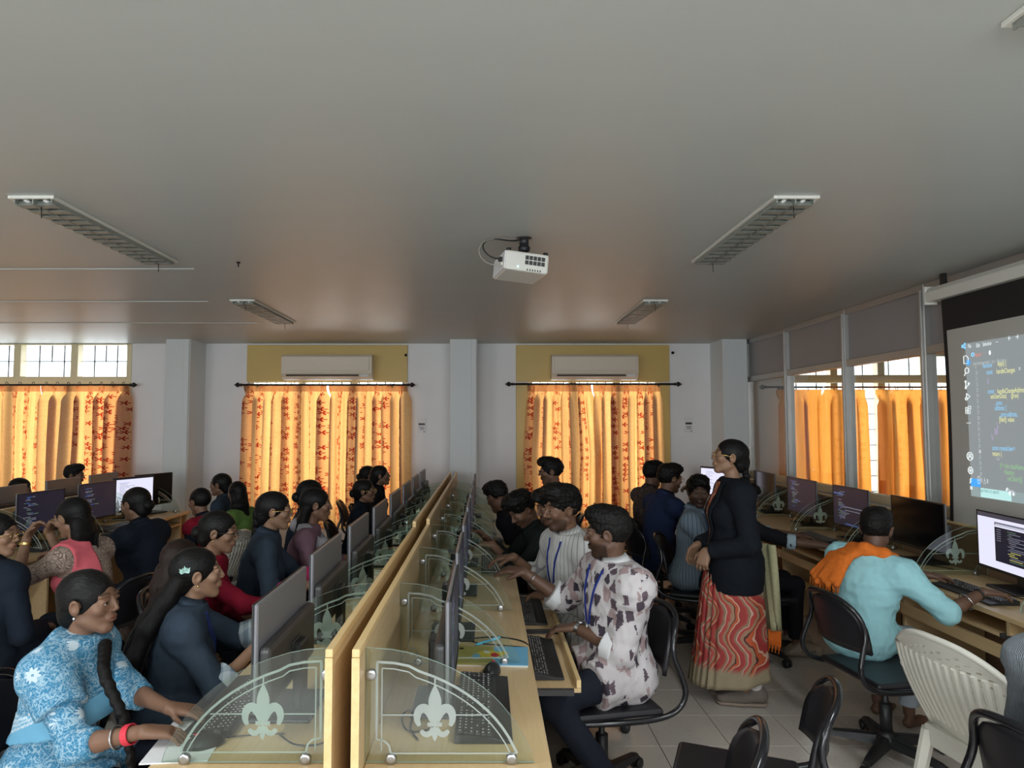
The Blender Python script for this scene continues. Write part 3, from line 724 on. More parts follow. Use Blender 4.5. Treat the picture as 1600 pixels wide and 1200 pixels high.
keyboard((-.85, 5.3, TZ), -PI/2, 'black keyboard before the girl in gold-rimmed glasses near the back')
mouse((-.81, 1.985, TZ), -.9, 'black mouse with red emblem beside the girl in blue print')
keyboard((2.63, 3.70, TZ), -PI/2, 'black keyboard before the man in pale blue', ln=.47)
keyboard((2.63, 4.62, TZ), -PI/2, 'black keyboard under the reaching arm behind the teacher')
keyboard((2.62, 5.42, TZ), -PI/2, 'black keyboard on the right-hand table, second beyond the man in pale blue')
keyboard((-3.22, 5.1, TZ), PI/2, 'black keyboard before the pink-shawled girl'); keyboard((-3.22, 5.95, TZ), PI/2, 'black keyboard on the far left table before the girl in black')
# small things on the tables
def put(bm, name, mats, label, cat, loc, rz=0, parts=(), group=None):
    o = mesh_obj(name, bm, mats); o.location = loc; o.rotation_euler = (0, 0, rz); return tag(o, label, cat, group)
bk = thing('workbook', 'olive and sky blue workbook with a small colourful picture', 'book', (.015, 2.72, TZ), math.radians(-3))
M['bk_olive'] = simple('olive_cover', (.42, .36, .09), .35); M['bk_blue'] = simple('sky_blue_cover', (.17, .47, .70), .35); M['bk_yel'] = simple('yellow_print', (.75, .55, .05), .4); M['pen_blue'] = simple('sky_blue_pen', (.12, .52, .78), .3)
bx('pages', (-.148, .148, -.102, .102, .0005, .007), M['paper'], bk)
bx('cover', (-.15, .012, -.105, .105, .0072, .009), M['bk_olive'], bk); bx('cover', (.012, .15, -.105, .105, .0072, .009), M['bk_blue'], bk)
for i, (a, b, c, d, m) in enumerate(((-.06, .05, -.03, .06, 'bk_yel'), (-.075, -.035, -.05, .02, 'bk_blue'), (.0, .035, -.02, .03, 'red'), (.03, .075, .0, .05, 'bk_yel'), (-.03, .0, .02, .05, 'paper'), (-.13, -.11, .06, .085, 'black_plastic'), (.045, .06, -.04, 0, 'bk_yel'))):
    bm = bmesh.new(); r = random.Random(i); n = 9
    prism(bm, [((a+b)/2+(b-a)/2*math.cos(2*PI*k/n)*r.uniform(.75, 1.1), (c+d)/2+(d-c)/2*math.sin(2*PI*k/n)*r.uniform(.75, 1.1)) for k in range(n)], 'Z', .009, .0093+.0001*i); mesh_obj('cover_picture', bm, M[m], bk)
pn = thing('pen', 'sky blue pen lying above the workbook', 'pen', (.005, 2.9, TZ+.006), math.radians(43))
bm = bmesh.new(); lathe(bm, [(.002, -.07), (.0055, -.055), (.0055, .03)], axis='X', seg=10); mesh_obj('barrel', bm, M['pen_blue'], pn)
bm = bmesh.new(); lathe(bm, [(.006, .028), (.0062, .07), (.004, .073)], axis='X', seg=10); mesh_obj('cap', bm, M['pen_blue'], pn); bx('clip', (.03, .068, -.001, .001, .006, .0085), M['steel'], pn)
bt = thing('water_bottle', 'steel water bottle on the left half table near the partition', 'bottle', (-.58, 4.95, TZ))
bm = bmesh.new(); lathe(bm, [(.033, 0), (.036, .004), (.036, .14), (.033, .158), (.02, .178), (.02, .186)], seg=20); mesh_obj('flask', bm, M['steel'], bt, True)
bm = bmesh.new(); lathe(bm, [(.023, .184), (.024, .19), (.024, .215), (.020, .22)], seg=18); mesh_obj('cap', bm, M['chrome'], bt, True)
def cable(pts, label, r=.003, mat='cable'):
    bm = bmesh.new(); tube(bm, pts, r, 6, smooth_path=2); o = mesh_obj('cable', bm, M[mat]); tag(o, label, 'cable'); return o
z = TZ+.004
cable([(-.20, 2.02, z), (-.24, 2.10, z), (-.21, 2.17, z+.03), (-.16, 2.2, z), (-.22, 2.24, z), (-.27, 2.15, z+.02), (-.24, 2.06, z), (-.17, 2.08, z), (-.14, 2.16, z)], 'coiled black cable at the foot of the nearest right half monitor')
cable([(-.10, 2.93, z), (.02, 2.97, z), (.1, 2.95, z), (.165, 2.90, z), (.184, 2.84, z-.01), (.2, 2.80, .66)], 'black cable running over the right table edge by the workbook')
cable([(-.16, 3.03, z), (-.05, 2.88, z), (.05, 2.86, z), (.16, 2.83, z)], 'second thin black cable beside the blue pen', .0022)
cable([(-.62, 2.06, z), (-.55, 1.98, z), (-.47, 1.99, z), (-.445, 2.06, z), (-.46, 2.12, z)], 'black cable on the left table beside the first left divider', .0025)
cable([(-.56, 3.05, z), (-.50, 2.95, z+.02), (-.47, 2.86, z), (-.52, 2.8, z), (-.56, 2.9, z+.015)], 'black cable loop behind the second left divider')
cable([(2.95, 4.3, z), (2.85, 4.5, z), (2.9, 4.75, z), (2.82, 4.95, z)], 'black cable lying on the right-hand table beyond the man in pale blue')
bm = bmesh.new(); box(bm, -.09, .09, -.13, .13, .0003, .004); put(bm, 'paper_sheet', M['paper'], 'white paper under the wrist of the girl in blue print', 'paper', (-.868, 2.02, TZ), .1)
# ---------------------------------------------------------------- projection screen
SX = 3.075; ps = thing('projection_screen', 'pull-down projection screen showing a code editor', 'projection screen', (SX, 0, 0))
Y0, Y1 = 4.475, 2.35
bm = bmesh.new(); prism(bm, [(-.045, 2.475), (.03, 2.475), (.03, 2.57), (-.03, 2.57), (-.05, 2.54)], 'Y', Y1-.1, Y0+.12); mesh_obj('casing', bm, M['white_plastic'], ps)
bm = bmesh.new(); box(bm, -.05, .035, Y0+.12, Y0+.135, 2.46, 2.585); mesh_obj('casing_end', bm, M['white_plastic'], ps)
for yy in (Y0+.0, 3.2): bx('hanger', (-.012, .012, yy-.02, yy+.02, 2.56, 2.65), M['black_plastic'], ps)
def bulge(z): return .02*math.sin((2.47-z)/1.55*PI)
bm = bmesh.new(); N = 14; zs = [2.475-(2.475-.99)*i/N for i in range(N+1)]
L = []
for zz in zs: L.append([bm.verts.new((0, Y0+.03-bulge(zz)-.02*(2.475-zz)/1.5*0, zz)), bm.verts.new((0, Y0-.005-bulge(zz), zz)), bm.verts.new((0, Y1, zz))])
for a, b in zip(L, L[1:]):
    f = bm.faces.new((a[0], a[1], b[1], b[0])); f.material_index = 0
    f = bm.faces.new((a[1], a[2], b[2], b[1])); f.material_index = 0 if (a[0].co.z+b[0].co.z)/2 > 2.262 else 1
r = bmesh.ops.extrude_face_region(bm, geom=list(bm.faces)); bmesh.ops.translate(bm, vec=(.004, 0, 0), verts=[g for g in r['geom'] if isinstance(g, bmesh.types.BMVert)])
bmesh.ops.recalc_face_normals(bm, faces=bm.faces)
M['screen_white'] = simple('screen_fabric', (.50, .49, .45), .8, var=.02, scale=2); M['screen_black'] = simple('black_masking', (.010, .010, .012), .7)
mesh_obj('fabric', bm, [M['screen_black'], M['screen_white']], ps)
bm = bmesh.new(); tube(bm, [(0, Y0-.01, .985), (0, Y1, .985)], .014, 10); mesh_obj('bottom_bar', bm, M['black_plastic'], ps)
# the projected picture: a lit rectangle and its lettering
def EM(n, c, s=1.0): return emit(n, (*c, 1), s)
IMG = {'bg': EM('projected_grey', (.23, .26, .27)), 'task': EM('projected_taskbar', (.26, .33, .34)), 'search': EM('projected_search', (.46, .74, .72)), 'blue': EM('projected_blue', (.06, .36, .90)), 'w': EM('projected_white', (.85, .92, .92)),
       'lb': EM('projected_light_blue', (.25, .62, .95)), 'y': EM('projected_yellow', (.80, .80, .35)), 'g': EM('projected_green', (.26, .52, .24)), 'r': EM('projected_red', (.75, .22, .18)), 'gy': EM('projected_pale_grey', (.42, .47, .49)), 'p': EM('projected_violet', (.55, .4, .75))}
bm = bmesh.new(); YL = 4.293
def rq(bm, y0, y1, z0, z1, x): bm.faces.new([bm.verts.new(p) for p in ((x, y0, z0), (x, y1, z0), (x, y1, z1), (x, y0, z1))])
rq(bm, YL, Y1+.05, 1.185, 2.155, -.0015); mesh_obj('projected_picture', bm, IMG['bg'], ps)
bm = bmesh.new(); rq(bm, YL, Y1+.05, 1.185, 1.245, -.0025); mesh_obj('taskbar', bm, IMG['task'], ps)
bm = bmesh.new(); rq(bm, YL-.085, YL-.33, 1.188, 1.244, -.0035); mesh_obj('search_box', bm, IMG['search'], ps)
bm = bmesh.new(); rq(bm, YL, YL-.085, 1.247, 1.297, -.0025); mesh_obj('status_badge', bm, IMG['blue'], ps)
def text(s, y, z, size, mat, x=-.004, name='lettering', mt=None):
    cu = bpy.data.curves.new(name, 'FONT'); cu.body = s; cu.size = size; cu.materials.append(IMG[mat])
    t = bpy.data.objects.new(name, cu); C.objects.link(t); t.data.resolution_u = 3
    me = bpy.data.meshes.new_from_object(t.evaluated_get(bpy.context.evaluated_depsgraph_get())); bpy.data.objects.remove(t)
    me.materials.clear(); me.materials.append(mt if mt else IMG[mat])
    o = bpy.data.objects.new(name, me); C.objects.link(o); o.parent = ps
    o.rotation_euler = (PI/2, 0, -PI/2); o.location = (x, y, z); o.scale = (.56, 1, 1); return o
def sz(px): return px
# (px x, px baseline y, text, colour)
def ty(px): return (SX*1050)/(px-760)
def tz(py, y): 
    v = (600-py)/1050; th = math.atan(60/1050); return 1.65 + y*math.tan(th+math.atan(v))
rows = [(1517, 544, 'File', 'w', .036), (1530, 543, 'Edit', 'w', .036), (1540, 541, 'Selection', 'w', .036), (1561, 537, '\u2014', 'w', .036), (1580, 533, '\u2190', 'w', .05), (1592, 531, '\u2192', 'w', .05),
        (1527, 557, 'App.jsx', 'r', .034), (1541, 555, '!', 'r', .034), (1549, 555, '\u25cf', 'w', .04), (1524, 571, 'usermanagement \u203a src \u203a App.jsx \u203a', 'gy', .036), (1539, 575, 'function', 'lb', .042), (1562, 572, 'App() {', 'y', .042),
        (1544, 585, 'const', 'lb', .042), (1560, 584, 'handleChanges', 'y', .042), (1595, 580, '=', 'w', .042), (1545, 598, '};', 'p', .042),
        (1545, 615, 'const', 'lb', .042), (1560, 615, 'handleChangeAddress', 'y', .042), (1549, 623, 'setUserData(', 'y', .042), (1581, 622, '(prev)', 'y', .042), (1555, 633, '...prev,', 'lb', .042), (1555, 641, 'address: {', 'lb', .042),
        (1561, 651, '...prev.address,', 'lb', .042), (1561, 659, '[field]: value', 'y', .042), (1557, 668, '},', 'p', .042), (1553, 677, '}));', 'p', .042), (1548, 686, '};', 'p', .042),
        (1548, 703, 'const createUser=', 'lb', .042), (1548, 712, 'return (', 'y', .042), (1554, 721, '<>', 'gy', .042), (1559, 731, '{/* <div className', 'g', .042), (1565, 741, '<button', 'g', .042), (1570, 751, 'onClick={()', 'g', .042)]
for px, py, s, m, size in rows: y = ty(px); text(s, y, tz(py, y), size, m)
for i, nstr in enumerate(['4', '20', '21', '22', '23', '24', '25', '26', '27', '28', '29', '30', '31', '32', '33', '34', '35', '36', '37', '38', '39']):
    py = 577+i*8.75; y = ty(1527); text(nstr, y, tz(py, y), .034, 'w' if nstr == '34' else 'gy')
y = ty(1525); text('Type here to search', y, tz(768, y), .036, 'gy', -.0045, mt=emit('search_text', (.10, .22, .24, 1), 1))
y = ty(1523); text('\u2297 1 \u26a0 0', y, tz(753, y), .036, 'w')
# side icons of the editor and the little striped animal by the search box
def icon(y, z, pts, mat, r=.0022, closed=False):
    bm = bmesh.new(); tube(bm, [(-.004, y-a, z+b) for a, b in pts], r, 5, closed=closed); return mesh_obj('icon', bm, IMG[mat], ps)
circ = lambda R, cx=0, cz=0, n=12, a0=0, a1=2*PI: [(cx+R*math.cos(a0+(a1-a0)*i/n), cz+R*math.sin(a0+(a1-a0)*i/n)) for i in range(n+(0 if abs(a1-a0-2*PI) < .01 else 1))]
yi = ty(1513)
zs_ = [tz(p, yi) for p in (562, 581, 601, 620, 641, 661, 713, 735)]
icon(yi, zs_[0], [(-.02, -.025), (-.02, .025), (.005, .025), (.02, .01), (.02, -.025)], 'w', closed=True); bm = bmesh.new(); lathe(bm, [(.018, 0), (.018, -.001)], (-.004, yi-.02, zs_[0]-.02), 'X', 14); mesh_obj('icon_badge', bm, IMG['blue'], ps)
icon(yi, zs_[1], circ(.018, .004, .008), 'w', closed=True); icon(yi, zs_[1], [(-.008, -.006), (-.022, -.024)], 'w')
for a, b in ((-.012, .02), (-.012, -.02), (.016, .006)): icon(yi, zs_[2], circ(.006, a, b, 8), 'w', closed=True)
icon(yi, zs_[2], [(-.012, .014), (-.012, -.014)], 'w'); icon(yi, zs_[2], [(.016, 0), (.006, -.008), (-.010, -.012)], 'w')
icon(yi, zs_[3], [(-.008, .022), (.022, .002), (-.002, -.016)], 'w'); icon(yi, zs_[3], circ(.009, -.012, -.012, 8), 'w', closed=True); icon(yi, zs_[3], [(-.008, .022), (-.008, 0)], 'w')
for a, b in ((-.012, -.012), (.010, -.012), (-.012, .010), (.016, .016)): icon(yi, zs_[4], [(a-.009, b-.009), (a+.009, b-.009), (a+.009, b+.009), (a-.009, b+.009)], 'w', closed=True)
for a in (-.014, 0, .014): icon(yi, zs_[5], [(a-.002, 0), (a+.002, 0)], 'w')
icon(yi, zs_[6], circ(.026), 'w', closed=True); icon(yi, zs_[6], circ(.009, 0, .006, 10), 'w', closed=True); icon(yi, zs_[6], circ(.016, 0, -.018, 8, 0, PI), 'w')
icon(yi, zs_[7], [((.024 if i % 2 else .017)*math.cos(2*PI*i/16), (.024 if i % 2 else .017)*math.sin(2*PI*i/16)) for i in range(16)], 'w', closed=True); icon(yi, zs_[7], circ(.007, 0, 0, 8), 'w', closed=True)
yv = ty(1510); zv = tz(541, yv); icon(yv, zv, [(-.016, .008), (.014, -.018), (.014, .018), (-.016, -.008)], 'lb', .004)
yr = ty(1524); icon(yr, tz(554, yr), circ(.011, 0, 0, 8), 'lb', .003, True)
yb = ty(1512.5); zb_ = tz(751, yb); icon(yb, zb_, [(.008, .016), (-.006, .001), (.006, -.001), (-.008, -.016)], 'w', .003)
yw = ty(1513); zw = tz(762.5, yw)
for a in (-.009, .002):
    for b in (-.009, .002):
        bm = bmesh.new(); rq(bm, yw-a, yw-a-.009, zw+b, zw+b+.009, -.004); mesh_obj('icon', bm, IMG['w'], ps)
yz = ty(1574); zz = tz(770, yz)
icon(yz, zz, [(-.028, .018), (-.018, .020), (-.006, .010), (.012, .012), (.026, .006), (.030, -.004)], 'gy', .005); icon(yz, zz, [(-.030, .012), (-.020, .024)], 'w', .006)
for a in (-.008, -.002, .020, .026): icon(yz, zz, [(a, .008), (a-.002, -.014)], 'w', .003)
for a in (-.004, .004, .012, .02): icon(yz, zz, [(a, .014), (a+.001, .002)], 'p', .0016)
# ================================================================ people: smooth implicit bodies meshed on a grid
F32 = np.float32
def V(*a): return np.array(a, dtype=float)
def unit(v): v = np.asarray(v, float); n = np.linalg.norm(v); return v/n if n > 1e-9 else V(0, 0, 1)
def cap(a, b, r1, r2=None, k=.02, op='+', clips=()): return dict(t='c', a=np.asarray(a, float), b=np.asarray(b, float), r1=r1, r2=r1 if r2 is None else r2, k=k, op=op, clips=list(clips))
def ell(c, r, R=None, k=.02, op='+', clips=()): return dict(t='e', c=np.asarray(c, float), r=np.asarray(r, float), R=np.eye(3) if R is None else R, k=k, op=op, clips=list(clips))
def chain(pts, rs, k=.02, clips=(), op='+'):
    return [cap(pts[i], pts[i+1], rs[i], rs[i+1], k, op, clips) for i in range(len(pts)-1)]
def grow(prims, t): 
    out = []
    for p in prims:
        q = dict(p)
        if q['t'] == 'c': q['r1'] = q['r1']+t; q['r2'] = q['r2']+t
        else: q['r'] = q['r']+t
        out.append(q)
    return out
def bounds(p):
    if p['t'] == 'c':
        r = max(p['r1'], p['r2']); return np.minimum(p['a'], p['b'])-r, np.maximum(p['a'], p['b'])+r
    e = np.sqrt(((p['R']*p['r'])**2).sum(1)); return p['c']-e, p['c']+e
def ev(p, X, Y, Z):
    if p['t'] == 'c':
        a = p['a']; ba = p['b']-a; L2 = max(float(ba@ba), 1e-9)
        x, y, z = X-F32(a[0]), Y-F32(a[1]), Z-F32(a[2])
        h = np.clip((x*F32(ba[0])+y*F32(ba[1])+z*F32(ba[2]))/F32(L2), 0, 1)
        d = np.sqrt((x-h*F32(ba[0]))**2+(y-h*F32(ba[1]))**2+(z-h*F32(ba[2]))**2)-(F32(p['r1'])+F32(p['r2']-p['r1'])*h)
    else:
        c, r, R = p['c'], p['r'], p['R']; x, y, z = X-F32(c[0]), Y-F32(c[1]), Z-F32(c[2]); k0 = 0; k1 = 0
        for i in range(3):
            q = (x*F32(R[0, i])+y*F32(R[1, i])+z*F32(R[2, i]))/F32(r[i]); k0 = k0+q*q; k1 = k1+(q/F32(r[i]))**2
        k0 = np.sqrt(k0); d = k0*(k0-1)/np.maximum(np.sqrt(k1), 1e-6)
    for pt, n in p['clips']:
        d = np.maximum(d, (X-F32(pt[0]))*F32(n[0])+(Y-F32(pt[1]))*F32(n[1])+(Z-F32(pt[2]))*F32(n[2]))
    return d
def mesh_sdf(prims, h, cuts=()):
    """prims '+' are blended in order, '-' carved; cuts: global half-spaces (point, outward normal)"""
    add = [p for p in prims if p['op'] == '+']
    lo = np.min([bounds(p)[0] for p in add], 0)-2.5*h-.004; hi = np.max([bounds(p)[1] for p in add], 0)+2.5*h+.004
    n = np.ceil((hi-lo)/h).astype(int)+1
    ax = [(lo[i]+h*np.arange(n[i])).astype(F32) for i in range(3)]
    D = np.full(n, .08, F32)
    for p in prims:
        b0, b1 = bounds(p); m = p['k']+.012+2*h
        i0 = np.maximum(((b0-m-lo)/h).astype(int), 0); i1 = np.minimum(((b1+m-lo)/h).astype(int)+2, n)
        if (i1 <= i0).any(): continue
        X = ax[0][i0[0]:i1[0], None, None]; Y = ax[1][None, i0[1]:i1[1], None]; Z = ax[2][None, None, i0[2]:i1[2]]
        d = ev(p, X, Y, Z); sl = (slice(i0[0], i1[0]), slice(i0[1], i1[1]), slice(i0[2], i1[2])); E = D[sl]; k = F32(max(p['k'], 1e-5))
        if p['op'] == '+':
            q = np.maximum(k-np.abs(E-d), 0)/k; D[sl] = np.minimum(E, d)-q*q*k*F32(.25)
        else:
            d = -d; q = np.maximum(k-np.abs(E-d), 0)/k; D[sl] = np.maximum(E, d)+q*q*k*F32(.25)
    for pt, nn in cuts:
        D = np.maximum(D, (ax[0][:, None, None]-F32(pt[0]))*F32(nn[0])+(ax[1][None, :, None]-F32(pt[1]))*F32(nn[1])+(ax[2][None, None, :]-F32(pt[2]))*F32(nn[2]))
    S = D < 0
    cnt = np.zeros(n-1, np.int8)
    for dx in (0, 1):
        for dy in (0, 1):
            for dz in (0, 1): cnt += S[dx:n[0]-1+dx, dy:n[1]-1+dy, dz:n[2]-1+dz]
    act = (cnt > 0) & (cnt < 8); idx = np.argwhere(act); N = len(idx)
    if N == 0: return np.zeros((0, 3)), np.zeros((0, 4), int)
    cid = np.full(n-1, -1, np.int32); cid[act] = np.arange(N)
    corner = {}
    for dx in (0, 1):
        for dy in (0, 1):
            for dz in (0, 1): corner[dx, dy, dz] = D[idx[:, 0]+dx, idx[:, 1]+dy, idx[:, 2]+dz]
    pos = np.zeros((N, 3)); num = np.zeros(N)
    for a in corner:
        for k in range(3):
            if a[k] == 0:
                b = list(a); b[k] = 1; b = tuple(b); va, vb = corner[a], corner[b]; cr = (va < 0) != (vb < 0)
                t = np.where(cr, va/np.where(va == vb, 1, va-vb), 0)
                for j in range(3): pos[:, j] += np.where(cr, a[j]+(t if j == k else 0), 0)
                num += cr
    v = lo+(idx+pos/num[:, None])*h
    fs = []
    for k in range(3):
        u, w = (k+1) % 3, (k+2) % 3
        sa = [slice(1, -1)]*3; sa[k] = slice(0, -1); sb = list(sa); sb[k] = slice(1, None)
        A, B = S[tuple(sa)], S[tuple(sb)]; e = np.argwhere(A != B)
        if not len(e): continue
        inside = A[e[:, 0], e[:, 1], e[:, 2]]; g = e.copy(); g[:, u] += 1; g[:, w] += 1
        q = []
        for du, dw in ((-1, -1), (0, -1), (0, 0), (-1, 0)):
            c = g.copy(); c[:, u] += du; c[:, w] += dw; q.append(cid[c[:, 0], c[:, 1], c[:, 2]])
        q = np.stack(q, 1); q[~inside] = q[~inside][:, ::-1]; fs.append(q)
    f = np.concatenate(fs); f = f[(f >= 0).all(1)]
    return v, f
def vnormals(v, f):
    n = np.cross(v[f[:, 2]]-v[f[:, 0]], v[f[:, 3]]-v[f[:, 1]]); o = np.zeros_like(v)
    for i in range(4): np.add.at(o, f[:, i], n)
    return o/np.maximum(np.linalg.norm(o, axis=1, keepdims=True), 1e-12)
_W = np.random.RandomState(5).normal(size=(10, 3)); _PH = np.random.RandomState(6).uniform(0, 6.28, 10)
def wob(v, freq, n=6):
    s = 0
    for i in range(n): s = s+np.sin((v @ unit(_W[i]))*freq*(1+.35*i)+_PH[i]+1.5*np.sin((v @ unit(_W[(i+3) % 10]))*freq*.6))/(1+.3*i)
    return s/n
def np_mesh(name, v, f, mat, parent, col=None, smooth=True):
    me = bpy.data.meshes.new(name); me.vertices.add(len(v)); me.vertices.foreach_set('co', np.asarray(v, F32).ravel())
    me.loops.add(len(f)*4); me.loops.foreach_set('vertex_index', np.asarray(f, np.int32).ravel())
    me.polygons.add(len(f)); me.polygons.foreach_set('loop_start', np.arange(0, len(f)*4, 4, dtype=np.int32))
    me.polygons.foreach_set('use_smooth', np.ones(len(f), bool)); me.update(calc_edges=True); me.validate()
    for m in (mat if isinstance(mat, (list, tuple)) else [mat]): me.materials.append(m)
    if col is not None:
        a = me.color_attributes.new('Col', 'FLOAT_COLOR', 'POINT'); c = np.ones((len(v), 4), F32); c[:, :3] = col; a.data.foreach_set('color', c.ravel())
    o = bpy.data.objects.new(name, me); C.objects.link(o); o.parent = parent; return o

# ---------------------------------------------------------------- cloth, skin and hair materials
k = NT('skin'); at = k.n('ShaderNodeVertexColor', layer_name='Col'); nn = k.noise(k.coord(), 60, 3)
k.set(Base_Color=k.n('ShaderNodeMix', {0: .25, 6: at.outputs[0], 7: k.mix(nn, (.75, .75, .75), (1, 1, 1))}, data_type='RGBA', blend_type='MULTIPLY').outputs[2], Roughness=.48); k.b.inputs['Specular IOR Level'].default_value = .35; k.bump(nn, .08, .002); M['skin'] = k.m
k = NT('black_hair'); st = k.noise(k.coord(scale=(90, 90, 7)), 3, 3, .6); k.set(Base_Color=k.mix(st, (.004, .0035, .0035), (.010, .009, .008)), Roughness=.5); k.b.inputs['Specular IOR Level'].default_value = .16; k.bump(st, .6, .004); M['hair'] = k.m
k = NT('black_scalp_hair'); st = k.noise(k.coord(scale=(70, 10, 45)), 3, 3, .6); k.set(Base_Color=k.mix(st, (.003, .003, .003), (.009, .008, .0075)), Roughness=.45); k.b.inputs['Specular IOR Level'].default_value = .18; k.bump(st, .7, .004); M['scalp'] = k.m
k = NT('brown_black_hair'); st = k.noise(k.coord(scale=(90, 90, 7)), 3, 3, .6); k.set(Base_Color=k.mix(st, (.008, .005, .004), (.030, .016, .012)), Roughness=.5); k.b.inputs['Specular IOR Level'].default_value = .22; k.bump(st, .5, .004); M['hair_brown'] = k.m
def cloth(nm, col, var=.12, rough=.85, scale=20):
    k = NT(nm); n = k.noise(k.coord(), scale, 4, .6); k.set(Base_Color=k.mix(n, tuple(c*(1-var) for c in col), tuple(c*(1+var) for c in col)), Roughness=rough)
    k.b.inputs['Specular IOR Level'].default_value = .15; k.bump(n, .15, .004); return k.m
M['navy'] = cloth('navy_blazer_cloth', (.011, .016, .026)); M['teacher_blazer'] = cloth('black_blazer_cloth', (.008, .010, .014)); M['navy_shirt'] = cloth('slate_navy_cloth', (.034, .050, .072)); M['black_cloth'] = cloth('black_cloth', (.010, .010, .013)); M['jeans'] = cloth('dark_trouser_cloth', (.014, .017, .026))
M['red_cloth'] = cloth('crimson_cloth', (.24, .010, .028)); M['pink_cloth'] = cloth('pink_cloth', (.62, .035, .16)); M['pink_stole'] = cloth('salmon_pink_stole', (.66, .13, .16)); M['green_cloth'] = cloth('green_cloth', (.11, .20, .05)); M['grey_stole'] = cloth('grey_stole', (.32, .31, .33)); M['mauve'] = cloth('mauve_cloth', (.20, .11, .14))
M['cyan_shirt'] = cloth('pale_cyan_shirt', (.30, .56, .60), .06); M['orange_cloth'] = cloth('orange_scarf_cloth', (.62, .15, .022), .25, scale=60); M['pale_trouser'] = cloth('pale_blue_grey_trousers', (.36, .41, .45), .08); M['blue_shirt'] = cloth('deep_blue_shirt', (.022, .034, .085)); M['dark_green'] = cloth('dark_green_shirt', (.016, .022, .020))
M['white_cloth'] = cloth('white_cloth', (.62, .62, .62), .05); M['cuff_blue'] = cloth('pale_blue_cuff', (.33, .42, .48), .08); M['blue_lanyard'] = cloth('blue_lanyard', (.025, .045, .24)); M['maroon'] = cloth('maroon_cloth', (.16, .02, .03)); M['sock'] = cloth('pale_sock', (.58, .56, .52)); M['shoe_grey'] = cloth('grey_brown_shoe', (.17, .14, .12)); M['sole'] = simple('shoe_sole', (.28, .22, .17), .7); M['clog'] = simple('tan_clog_rubber', (.27, .22, .16), .6)
def stripes(nm, base, line, per, wd, axis=0):
    k = NT(nm); sx = k.n('ShaderNodeSeparateXYZ', {0: k.coord()}); f = k.math('FRACT', k.math('ADD', k.math('MULTIPLY', k.math('ARCTAN2', sx.outputs[0], k.math('ADD', sx.outputs[1], .0)), .16/per), k.math('MULTIPLY', k.noise(k.coord(), 5, 2), .5)))
    k.set(Base_Color=k.mix(k.math('LESS_THAN', f, wd), base, line), Roughness=.85); k.b.inputs['Specular IOR Level'].default_value = .15; return k.m
M['white_stripe'] = stripes('white_striped_shirt', (.60, .60, .58), (.30, .30, .31), .022, .16); M['blue_stripe'] = stripes('blue_grey_striped_shirt', (.23, .30, .36), (.12, .17, .23), .02, .25)
k = NT('checked_cuff'); sx = k.n('ShaderNodeSeparateXYZ', {0: k.coord()}); a = k.math('LESS_THAN', k.math('FRACT', k.math('MULTIPLY', sx.outputs[0], 22)), .45); b = k.math('LESS_THAN', k.math('FRACT', k.math('MULTIPLY', sx.outputs[1], 22)), .45)
k.set(Base_Color=k.mix(k.math('MULTIPLY', k.math('ADD', a, b), .5), (.40, .46, .48), (.16, .21, .25)), Roughness=.85); M['check'] = k.m
# blue block-print: flowers, sprigs and a border
def flower_nodes(k, v, sc, pet, r0, r1, keep):
    vo = k.n('ShaderNodeTexVoronoi', {'Vector': v, 'Scale': sc, 'Randomness': .8}); d = k.n('ShaderNodeVectorMath', {0: k.n('ShaderNodeVectorMath', {0: v, 1: (sc, sc, sc)}, operation='MULTIPLY').outputs[0], 1: k.n('ShaderNodeVectorMath', {0: vo.outputs['Position'], 1: (sc, sc, sc)}, operation='MULTIPLY').outputs[0]}, operation='SUBTRACT')
    s = k.n('ShaderNodeSeparateXYZ', {0: d.outputs[0]}); ang = k.math('ARCTAN2', s.outputs[2], k.math('ADD', s.outputs[1], s.outputs[0]))
    rad = k.math('MULTIPLY_ADD', k.math('COSINE', k.math('MULTIPLY', ang, pet)), r1, r0); dist = vo.outputs['Distance']
    m = k.math('LESS_THAN', dist, rad); ring = k.math('MULTIPLY', k.math('GREATER_THAN', dist, r0*.25), m)
    return k.math('MULTIPLY', ring, k.math('GREATER_THAN', k.n('ShaderNodeSeparateXYZ', {0: vo.outputs['Color']}).outputs[0], keep))
k = NT('blue_block_print'); v = k.coord(); fl = flower_nodes(k, v, 17, 9, .33, .07, .45)
vi = k.math('LESS_THAN', k.math('ABSOLUTE', k.math('SUBTRACT', k.noise(v, 42, 2, .5, .8), .5)), .033); vi2 = k.math('LESS_THAN', k.math('ABSOLUTE', k.math('SUBTRACT', k.noise(v, 75, 1, .5, 1.2), .5)), .035)
c = k.mix(k.math('MAXIMUM', vi, k.math('MULTIPLY', vi2, .7)), (.040, .18, .31), (.26, .40, .49)); c = k.mix(fl, c, (.46, .55, .60, 1))
k.set(Base_Color=c, Roughness=.85); k.b.inputs['Specular IOR Level'].default_value = .12; M['blue_print'] = k.m
k = NT('blue_stole_border'); v = k.coord(); nn = k.n('ShaderNodeSeparateXYZ', {0: k.coord(rot=(0, math.radians(0), 0))})
dd = k.math('ADD', k.math('MULTIPLY', nn.outputs[2], .88), k.math('MULTIPLY', nn.outputs[1], -.47))     # runs obliquely over the chest
a1 = k.math('LESS_THAN', k.math('FRACT', k.math('MULTIPLY', dd, 90)), .28); a2 = k.math('LESS_THAN', k.math('ABSOLUTE', k.math('SUBTRACT', k.noise(v, 95, 1, .5, .6), .5)), .06)
band = k.math('GREATER_THAN', dd, .63); c = k.mix(k.math('MULTIPLY', k.math('MAXIMUM', a1, a2), band), k.mix(k.noise(v, 14, 3), (.10, .30, .46), (.15, .38, .54)), (.48, .58, .64))
k.set(Base_Color=c, Roughness=.85); M['blue_border'] = k.m
